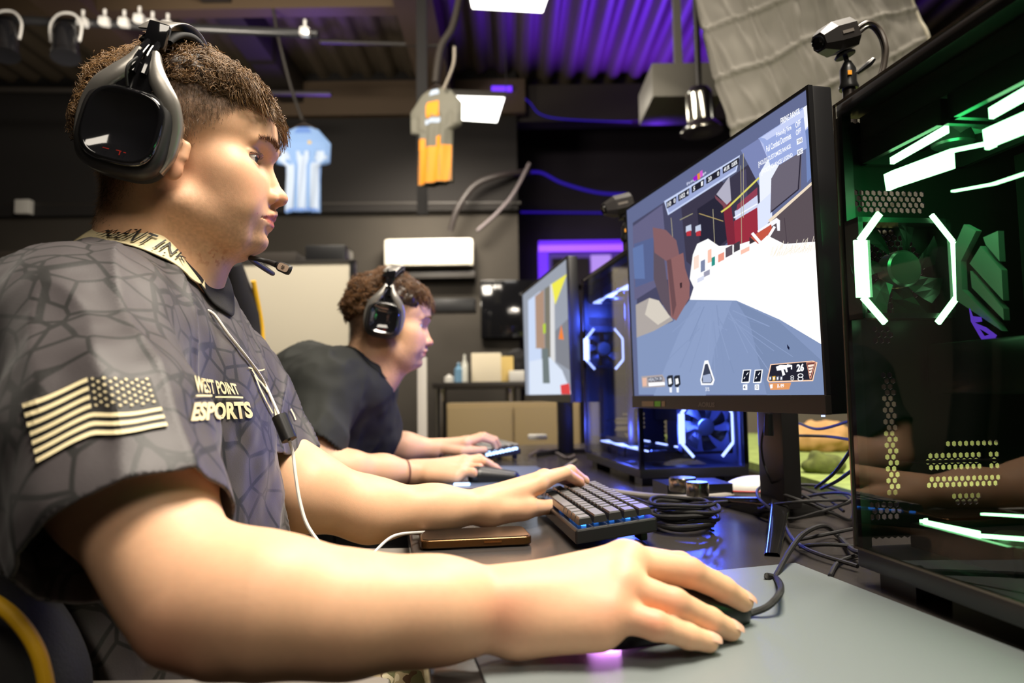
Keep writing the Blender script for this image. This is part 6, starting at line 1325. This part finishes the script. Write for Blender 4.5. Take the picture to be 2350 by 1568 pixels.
# jerseys hung from the ceiling
def jersey(cx, d, x0, x1, y0, y1, yaw, mats, label, sleeve_y, wide, grp=None):
    top = P(cx, y0, d); bot = P(cx, y1, d); H = top.z-bot.z; Wd = (P(x1, y0, d)-P(x0, y0, d)).x; R = Matrix.Rotation(yaw, 3, 'Z'); root = empty('hanging_jersey', top, label, 'jersey')
    def J(x, z, y=0): return top+R @ Vector((x*Wd*wide, y, -z*H))
    outl = [(-.16, 0), (-.30, .03), (-.56, .20), (-.54, .44), (-.38, .42), (-.36, .34), (-.35, .6), (-.36, 1.0), (.36, 1.0), (.35, .6), (.36, .34), (.38, .42), (.54, .44), (.56, .20), (.30, .03), (.16, 0), (.08, .055), (0, .07), (-.08, .055)]
    # front and back built as rows across the body so the cloth can bulge
    def row(z):
        xl = []
        n = len(outl)
        for i in range(n):
            (xa, za), (xb, zb) = outl[i], outl[(i+1) % n]
            if (za-z)*(zb-z) < 0 or (za == z and zb != z): xl.append(xa+(xb-xa)*(z-za)/(zb-za))
        return (min(xl), max(xl)) if len(xl) > 1 else None
    for sgn, nm in ((1, 'front'), (-1, 'back')):
        g = []
        for j in range(41):
            z = .004+.992*j/40; r_ = row(z) or (-.2, .2); rw = []
            for i in range(25):
                u = -1+2*i/24; x = (r_[0]+r_[1])/2+(r_[1]-r_[0])/2*u; bulge = .05*(1-u*u)**.5*min(1, z*4+.2)+.012*math.sin(x*26+z*5)*(z > .3)
                rw.append(J(x, z, -sgn*bulge))
            g.append(rw)
        o = ngrid_mesh(nm, g, mats[0], root)
    for z0, z1, x0_, x1_, mm, nm in mats[1]:
        g = []
        for j in range(9):
            z = z0+(z1-z0)*j/8; rw = []
            for i in range(13):
                u0 = x0_+(x1_-x0_)*i/12; r_ = row(z) or (-.2, .2); c_ = (r_[0]+r_[1])/2; h_ = (r_[1]-r_[0])/2; u = max(-.99, min(.99, u0)); x = c_+h_*u; bulge = .05*(1-u*u)**.5*min(1, z*4+.2)+.012*math.sin(x*26+z*5)*(z > .3)
                rw.append(J(x, z, -bulge-.003))
            g.append(rw)
        ngrid_mesh(nm, g, mm, root)
    m_ = MB(); hk = J(0, -.03); m_.tube([J(-.28, .03), J(-.1, -.02), J(0, -.04), J(.1, -.02), J(.28, .03)], .008, 8); m_.tube([J(0, -.04), J(.02, -.07), J(0, -.10), J(-.015, -.085)], .004, 6); m_.build('hanger', mat('dark_hanger', rgb(40, 28, 22), rough=.5), root, smooth=True)
    return root, J
SKY = mat('sky_blue_cloth', rgb(122, 156, 206), rough=.7); PALE = mat('pale_cloth', rgb(176, 192, 216), rough=.7); BLU = mat('mid_blue_cloth', rgb(92, 128, 196), rough=.7); ORG = mat('orange_cloth', rgb(240, 150, 30), rough=.65); GRC = mat('grey_green_cloth', rgb(112, 110, 98), rough=.7); GOLD = mat('gold_print', rgb(200, 170, 90), rough=.6)
jb, J1 = jersey(697, 6.0, 636, 760, 292, 490, 0, (SKY, [(.30, .97, -.95, -.45, PALE, 'white_stripe'), (.30, .97, -.20, .25, PALE, 'white_stripe'), (.30, .97, .50, .92, PALE, 'white_stripe'), (.004, .08, -.45, .45, BLU, 'neck_trim'), (.95, .99, -.98, .98, BLU, 'hem_trim'), (.18, .22, .22, .34, GOLD, 'crest')]), 'light blue and white striped jersey hanging in front of the back wall', .3, .9)
jo, J2 = jersey(1000, 5.2, 940, 1048, 205, 424, radians(-26), (GRC, [(.62, .99, -.98, .98, ORG, 'orange_fade'), (.15, .31, -.25, .25, ORG, 'number_patch'), (.33, .38, -.3, .3, PALE, 'name_patch'), (.01, .07, -.3, .3, PALE, 'neck_trim'), (.52, .64, -.9, -.5, ORG, 'orange_flame'), (.52, .64, .2, .5, ORG, 'orange_flame')]), 'grey jersey fading to bright orange hanging under the ceiling light', .3, 1.15)
pipe('hanging_wire', [P(618, -30, 5.9), P(640, 90, 5.95), P(668, 200, 6.0), P(694, 276, 6.0)], .014, 'long cord holding the light blue jersey', cat='cord'); pipe('hanging_wire', [P(1060, -30, 5.2), P(1040, 60, 5.2), P(1012, 110, 5.2), P(1000, 190, 5.2)], .03, 'thick dark cord holding the orange and grey jersey', cat='cord', m=BEAMD)
pipe('hanging_wire', [P(1043, 108, 5.1), P(1040, 150, 5.1), P(1018, 205, 5.1)], .011, 'short pale cord beside the orange jersey', cat='cord', m=mat('pale_cord', rgb(150, 140, 126), rough=.6))
pbox('hanging_strap', 957, -190, 978, 492, 5.6, .03, BLACKCLOTH); tag(bpy.data.objects['hanging_strap'], 'black strap hanging below the orange jersey', 'strap')
VIO = mat('violet_led', (0, 0, 0), emit=rgb(110, 50, 255), es=1.6); VIOD = mat('violet_led_dim', (0, 0, 0), emit=rgb(60, 30, 220), es=.4)
pipe('drooping_cable', [P(1034, 530, 7.9), P(1050, 480, 7.85), P(1090, 425, 7.85), P(1150, 402, 7.9), P(1215, 394, 8.1)], .034, 'thick dark cable arching up in front of the back wall', m=mat('cable_dark', rgb(46, 40, 38), rough=.5)); pipe('violet_strip', [P(1195, 398, 9.485), P(1240, 396, 9.485), P(1290, 420, 9.485), P(1370, 442, 9.485), P(1440, 446, 9.485)], .019, 'violet glowing strip light curving across the dark wall', m=VIOD, cat='strip light')
pipe('drooping_cable', [P(1095, 530, 7.95), P(1140, 490, 7.95), P(1178, 445, 7.95), P(1215, 375, 7.95)], .021, 'thinner greyish cable rising across the wall corner', m=mat('cable_grey', rgb(108, 98, 100), rough=.5))
pipe('violet_strip', [P(1128, 204, 7.96), P(1175, 204, 7.96)], .031, 'short bright violet strip light right above the square light panel', m=VIO, cat='strip light'); pipe('violet_strip', [P(1178, 206, 8.18), P(1215, 235, 8.18), P(1240, 262, 8.18), P(1300, 274, 8.18), P(1450, 280, 8.18)], .008, 'dim violet strip light running right from the square light panel', m=VIOD, cat='strip light')
pipe('violet_strip', [P(1195, 487, 9.46), P(1420, 489, 9.46)], .014, 'thin violet-lit trim above the violet window, given its own glow', m=mat('violet_trim_glow', (0, 0, 0), emit=rgb(50, 20, 190), es=.5), cat='strip light')  # violet light on the wall trim, put in as a glowing strip
# violet window
q0, q1 = P(1232, 642, 9.4), P(1440, 548, 9.4); wn = empty('window_1', (q0.x, 9.4, q0.z)); wn['kind'] = 'structure'
pbox('pane', 1236, 552, 1440, 655, 9.45, .02, mat('violet_pane', rgb(90, 60, 150), rough=.5), wn); pbox('light_tube', 1236, 560, 1440, 577, 9.36, .05, mat('violet_tube', (0, 0, 0), emit=rgb(150, 80, 255), es=1.7), wn); pbox('glowing_edge', 1236, 550, 1440, 560, 9.36, .06, mat('violet_edge', (0, 0, 0), emit=rgb(100, 30, 250), es=1.3), wn)
pbox('light_tube', 1236, 577, 1258, 655, 9.38, .05, mat('violet_edge', (0, 0, 0)), wn); pbox('sash', 1268, 592, 1352, 655, 9.38, .04, WALLN, wn); pbox('inner_glow', 1358, 585, 1402, 655, 9.38, .04, mat('pink_violet', (0, 0, 0), emit=rgb(190, 150, 255), es=.9), wn)
# air conditioner
ac = empty('air_conditioner', P(983, 612, 8.1), 'white wall-mounted air conditioner on the dark back wall', 'air conditioner'); ACW = mat('ac_white', rgb(236, 230, 214), rough=.35)
b_ = pbox('casing', 881, 545, 1086, 613, 7.93, .24, ACW, ac, bev=.04); b_ = pbox('louvre', 890, 600, 1078, 610, 7.915, .03, mat('ac_louvre', rgb(190, 184, 168), rough=.4), ac, bev=.006)
lamp('back_wall_light', 'AREA', (P(985, 500, 6.9).x, 6.7, 3.6), 26, WARM, .6, .5, look=(P(985, 600, 8).x, 8.1, 2.3), spread=1.6)  # area light aimed at the air conditioner and the wall
for (x0, y0, x1, y1, d, m, lab, cat, nm) in (
 (1104, 642, 1236, 776, 8.1, BG, 'large black screen turned off below the violet window', 'television', 'television'),
 (985, 684, 1090, 716, 7.4, BP, 'flat black box on the wall below the air conditioner', 'box', 'wall_shelf_box'),
 (893, 622, 1090, 640, 8.0, PIPE, 'dark bar put in as the shadow below the air conditioner', 'shadow bar', 'ac_shadow_bar'),  # shadow under the air conditioner put in as a dark bar
 (700, 562, 792, 612, 4.7, BP, 'black case on top of the partition near the second player', 'case', 'storage_case'),
 (505, 578, 680, 612, 4.8, BEAMD, 'dark brown board lying above the partition', 'board', 'storage_board'),
 (-30, 574, 130, 612, 4.8, BEAMD, 'dark box on top of the partition at the far left', 'box', 'storage_box'),
 (140, 552, 200, 612, 4.85, BP, 'tall black box on the partition beside the neck of the foreground player', 'box', 'storage_box')):
    o = pbox(nm, x0, y0, x1, y1, d, .10 if nm == 'television' else .25, m, bev=.008); tag(o, lab, cat)
# white partition
a, b = P(-120, 616, 4.6), P(803, 613, 4.6); tag(slabm('storage_shelving', (a.x, 4.62, 0), (b.x-.05, 5.15, 1.775), BEAMD), 'dark storage shelving standing behind the off-white partition', 'shelving')
pt = empty('partition_board', P(400, 900, 4.5), 'big off-white partition board behind both players', 'partition'); a, b = P(-120, 616, 4.5), P(803, 613, 4.5); PW = mat('partition_white', rgb(196, 188, 168), rough=.6, noise=(1.5, .04))
slabm('board', (a.x, 4.5, .12), (b.x, 4.55, a.z), PW, pt, bev=.004); slabm('edge_strip', (b.x, 4.49, .12), (b.x+.03, 4.56, a.z+.01), BP, pt); slabm('top_strip', (a.x, 4.49, a.z), (b.x+.03, 4.56, a.z+.02), PIPE, pt)
for x in (a.x+.2, -.6+.0*b.x-1.0, b.x-.2): slabm('foot', (x-.03, 4.3, 0), (x+.03, 4.75, .12), BP, pt)
q = P(969, 830, 3.4); o = slabm('white_post', (q.x-.021, 3.38, 0), (q.x+.021, 3.42, q.z+.02), mat('post_white', rgb(226, 220, 210), rough=.4), bev=.004); tag(o, 'slim white post standing behind the second player', 'post')
# counter with clutter, cabinet
z1 = P(1100, 878, 4.4).z; ct = empty('work_table', P(1120, 1000, 4.6), 'dark high table with steel leg and clutter behind the monitors', 'table'); xa, xb = P(1000, 878, 4.4).x, P(1330, 878, 4.4).x
slabm('tabletop', (xa, 4.2, z1-.035), (xb, 5.0, z1), mat('dark_top', rgb(40, 36, 32), rough=.4), ct, bev=.004)
for px in (1172, 1012, 1320): x = P(px, 900, 4.3).x; m_ = MB(); m_.cyl((x, 4.3, 0), (x, 4.3, z1-.035), .033, n=16); m_.build('leg', STEEL, ct, smooth=True)
cbn = empty('cabinet', P(1120, 1000, 3.9), 'low beige cabinet standing in front of the high dark table', 'cabinet'); TAN = mat('tan_cabinet', rgb(150, 130, 92), rough=.6); a, b = P(1025, 926, 3.9), P(1330, 926, 3.9)
slabm('body', (a.x, 3.9, 0), (b.x, 4.15, a.z), TAN, cbn, bev=.004)
for i in range(2): w_ = (b.x-a.x)/2; slabm('door', (a.x+w_*i+.006, 3.885, .06), (a.x+w_*(i+1)-.006, 3.9, a.z-.02), TAN, cbn, bev=.003)
def clutter(nm, x0, y0, x1, y1, m, lab, cat, d=4.35, dep=.15, bev=.006):
    a = P(x0, y1, d); b = P(x1, y0, d); o = slabm(nm, (a.x, d, z1+.0005), (b.x, d+dep, z1+.0005+(b.z-a.z)), m, bev=bev); tag(o, lab, cat); return o
clutter('paper_stack', 1082, 806, 1150, 874, mat('paper_cream', rgb(240, 228, 200), rough=.8), 'upright cream paper packet on the high dark table', 'papers'); clutter('cardboard_box', 1150, 815, 1178, 874, mat('yellow_card', rgb(226, 196, 120), rough=.8), 'yellowish card box on the high dark table', 'box'); clutter('white_pouch', 1168, 850, 1206, 876, WHITE, 'low white pouch on the high dark table beside the black bag', 'pouch', d=4.28, dep=.06)
q = P(1188, 812, 4.5); s = SDF(); s.ell((q.x, 4.6, z1+.10), (.09, .1, .12), .03); s.ell((q.x-.05, 4.58, z1+.06), (.09, .1, .06), .03); V, Q = s.mesh((q.x-.2, 4.4, z1-.02), (q.x+.2, 4.8, z1+.26), .012); V[:, 2] = np.maximum(V[:, 2], z1+.001); V = V+normals(V, Q)*(.008*vnoise(V, 30))[:, None]; tag(link('bag', npmesh('bag', V, Q), BLACKCLOTH), 'crumpled black bag on the high dark table', 'bag')
for px, w_, h_, m, lab, nm in ((1052, .026, .12, mat('bottle_blue', rgb(120, 160, 190), rough=.15), 'pale blue bottle on the left of the high dark table', 'bottle'), (1066, .02, .17, mat('bottle_clear', rgb(220, 220, 210), rough=.1), 'clear bottle with white cap on the high dark table', 'bottle'), (1030, .03, .05, WHITE, 'small white cup at the left end of the high dark table', 'cup')):
    x = P(px, 870, 4.3).x; m_ = MB(); m_.lathe((x, 4.32, z1+.0005), (0, 0, 1), [(w_, 0), (w_, h_*.65), (w_*.4, h_*.8), (w_*.4, h_*.95), (.001, h_)], 20); tag(m_.build(nm, m, smooth=True), lab, 'bottle' if nm == 'bottle' else 'cup')
# dark chair standing by the post
# ---- gaming chairs
YEL = mat('yellow_piping', rgb(236, 182, 22), rough=.6); CHB = mat('chair_black_fabric', rgb(26, 24, 24), rough=.8, bump=(400, .3)); ARM = mat('armrest_grey', rgb(120, 114, 106), rough=.6); CHG = mat('chair_grey_fabric', rgb(84, 76, 68), rough=.85)
def gaming_chair(cx, cy, H, label, back=CHB, lean=.12, arm_z=.70, armx=(-.02, .25), arms=(.235, .25), seatz=.50, seatf=.25, wing=True, pipes=(-1, 1)):
    root = empty('gaming_chair', (cx, cy, 0), label, 'chair'); 
    def S(px0, px1, y0, y1, z0, z1, m, nm, bev): return slabm(nm, (cx+px0, cy+y0, z0), (cx+px1, cy+y1, z1), m, root, bev)
    S(-.24, seatf, -.24, .24, seatz-.09, seatz, CHB, 'seat', .035); S(seatf-.02, seatf+.012, -.2, .2, seatz-.07, seatz-.015, YEL, 'seat_front_band', .01)
    for sy in (-1, 1): S(-.22, seatf-.02, sy*.255-.035, sy*.255+.035, seatz-.08, seatz+.035, CHB, 'seat_bolster', .03)
    g = []; g2 = {-1: [], 1: []}; n = 18
    for j in range(n+1):
        t = j/n; z = seatz-.02+(H-seatz+.02)*t; x0 = -.235-lean*t-.05*sin(t*pi)*.6; hw = .20+.035*sin(t*pi*.9)-.09*max(0, t-.8)/.2*.8; rw = []
        for i in range(13): u = -1+2*i/12; rw.append((cx+x0+.035*abs(u)**3, cy+u*hw, z))
        g.append(rw)
        for sy in (-1, 1): g2[sy].append((Vector((cx+x0+.05, cy+sy*(hw+.012), z)), .042*(1 if t < .85 else 1-.5*(t-.85)/.15)))
    o = ngrid_mesh('backrest', g, back, root); md = o.modifiers.new('t', 'SOLIDIFY'); md.thickness = .07; md.offset = 1 if True else 0
    for sy in (-1, 1):
        m_ = MB(); m_.tube([p for p, r in g2[sy]], [r for p, r in g2[sy]], 14, sub=2); m_.build('back_bolster', CHB, root, smooth=True)
        if sy in pipes: m_ = MB(); m_.tube([p+Vector((.040, sy*.012, 0)) for p, r in g2[sy]][:-1], .0075, 8, sub=2); m_.build('piping', YEL, root, smooth=True)
        x = cy+sy*.30; m_ = MB(); m_.box((cx+(armx[0]+armx[1])/2, cy+sy*arms[0 if sy < 0 else 1], arm_z-.015), (armx[1]-armx[0], .085, .03), bev=.012); m_.build('armrest', ARM, root, smooth=True)
        m_ = MB(); m_.box((cx+.06, cy+sy*arms[0 if sy < 0 else 1], (arm_z-.03+seatz-.06)/2), (.06, .03, arm_z-.03-seatz+.06), bev=.006); m_.build('armrest_post', BP, root, smooth=True)
    m_ = MB(); m_.cyl((cx, cy, .10), (cx, cy, seatz-.08), .03, n=16); m_.build('gas_lift', BP, root, smooth=True)
    for k in range(5):
        a = k*2*pi/5+.3; e = Vector((cx+.31*cos(a), cy+.31*sin(a), .075)); m_ = MB(); m_.tube([Vector((cx, cy, .12)), (Vector((cx, cy, .10))+e)/2, e], [.03, .024, .018], 8, sub=3); l = m_.build('base_leg', BP, root, smooth=True)
        m_ = MB(); m_.cyl(e+Vector((-.02*sin(a), .02*cos(a), -.047)), e+Vector((.02*sin(a), -.02*cos(a), -.047)), .028, n=16); m_.build('caster', BP, l, smooth=True)
    return root
c1_ = gaming_chair(-.40, .79, 1.07, 'black gaming chair with yellow piping under the foreground player', arm_z=.705, armx=(.0, .30), arms=(.225, .27), pipes=())
m_ = MB(); m_.tube([P(-90, 1362, .50), P(-30, 1374, .50), P(20, 1405, .50), P(62, 1452, .50), P(90, 1505, .50), P(106, 1570, .50), P(108, 1615, .50)], .0052, 10); m_.build('side_piping', YEL, c1_, smooth=True)
s = SDF(); s.chain([(tuple(P(-120, 1470, .56)), .05), (tuple(P(-20, 1500, .56)), .046), (tuple(P(30, 1600, .56)), .044), (tuple(P(50, 1800, .56)), .05)], .03, .02); V, Q = s.mesh((-.62, .44, .40), (-.28, .68, .92), .006); link('side_wing', npmesh('side_wing', V, Q), CHB, c1_)
c2_ = gaming_chair(-.475, 1.80, 1.30, 'black and grey gaming chair with yellow piping under the second player', back=CHG, lean=.10, pipes=(1,), seatz=.56, seatf=.14)
tag(w_, 'black band watch on the far wrist of the player in the plain t-shirt', 'watch') if False else None
# ---- green-topped table and clutter beyond the desk
GRN = mat('green_turf', rgb(150, 168, 92), rough=.95, noise=(26, .25)); gt = empty('turf_table', (1.15, 2.5, 0), 'table covered with bright green turf seen between monitor stand and computer', 'table')
slabm('turf', (.66, 1.42, .715), (1.75, 3.4, .735), GRN, gt); slabm('tabletop', (.64, 1.40, .68), (1.77, 3.42, .715), BP, gt)
for x in (.7, 1.7):
    for y in (1.46, 3.36): slabm('leg', (x-.03, y-.03, 0), (x+.03, y+.03, .68), BP, gt)
def blob(nm, c, r, m, lab, cat, amp=.01):
    s = SDF(); s.ell(c, r, .01); V, Q = s.mesh(tuple(c[i]-r[i]*1.25 for i in range(3)), tuple(c[i]+r[i]*1.25 for i in range(3)), max(r)/9); V = V+normals(V, Q)*(amp*vnoise(V, 40))[:, None]; V[:, 2] = np.maximum(V[:, 2], c[2]-r[2]*.8); tag(link(nm, npmesh(nm, V, Q), m), lab, cat)
q = PZ(1885, 1035, .735); blob('sandy_rock', (q.x, q.y, .775), (.11, .08, .055), mat('sandy', rgb(206, 160, 104), rough=.9), 'sandy brown rock shape on the green turf table', 'model rock', .012)
q = PZ(1895, 1085, .735); blob('dark_bush', (q.x, q.y, .755), (.05, .04, .028), mat('bush_dark', rgb(96, 104, 50), rough=.95, noise=(60, .3)), 'small dark green bush model on the green turf table', 'model bush', .01)
o = slabm('rail', (.5, 3.9, 0), (2.6, 3.94, .90), mat('pale_rail', rgb(170, 160, 140), rough=.5)); tag(o, 'pale horizontal rail behind the green turf table', 'rail')
o = slabm('storage_rack', (.9, 4.3, 0), (2.9, 4.7, .99), mat('rack_brown', rgb(70, 60, 50), rough=.8)); tag(o, 'low dark brown storage unit behind the green turf table', 'storage unit')
# clutter at the far end of the desk
o = pbox('power_strip', 1212, 998, 1256, 1010, 2.45, .06, WHITE, bev=.006); o.location.z += 0; tag(o, 'short white power strip behind the far monitor', 'power strip')
cable('desk_cable', [PZ(1215, 1046, DZ+.004), PZ(1240, 1034, DZ+.01), PZ(1275, 1040, DZ+.004), PZ(1300, 1052, DZ+.004), PZ(1318, 1046, DZ+.01)], .005, 'grey cable lying on the desk below the far monitor', m=mat('cable_grey'))
cable('desk_cable', [PZ(1276, 1088, DZ+.003), PZ(1300, 1070, DZ+.004), PZ(1322, 1056, DZ+.004)], .0035, 'thin pale cable on the desk beside the computer with blue lights', m=mat('pale_cord'))
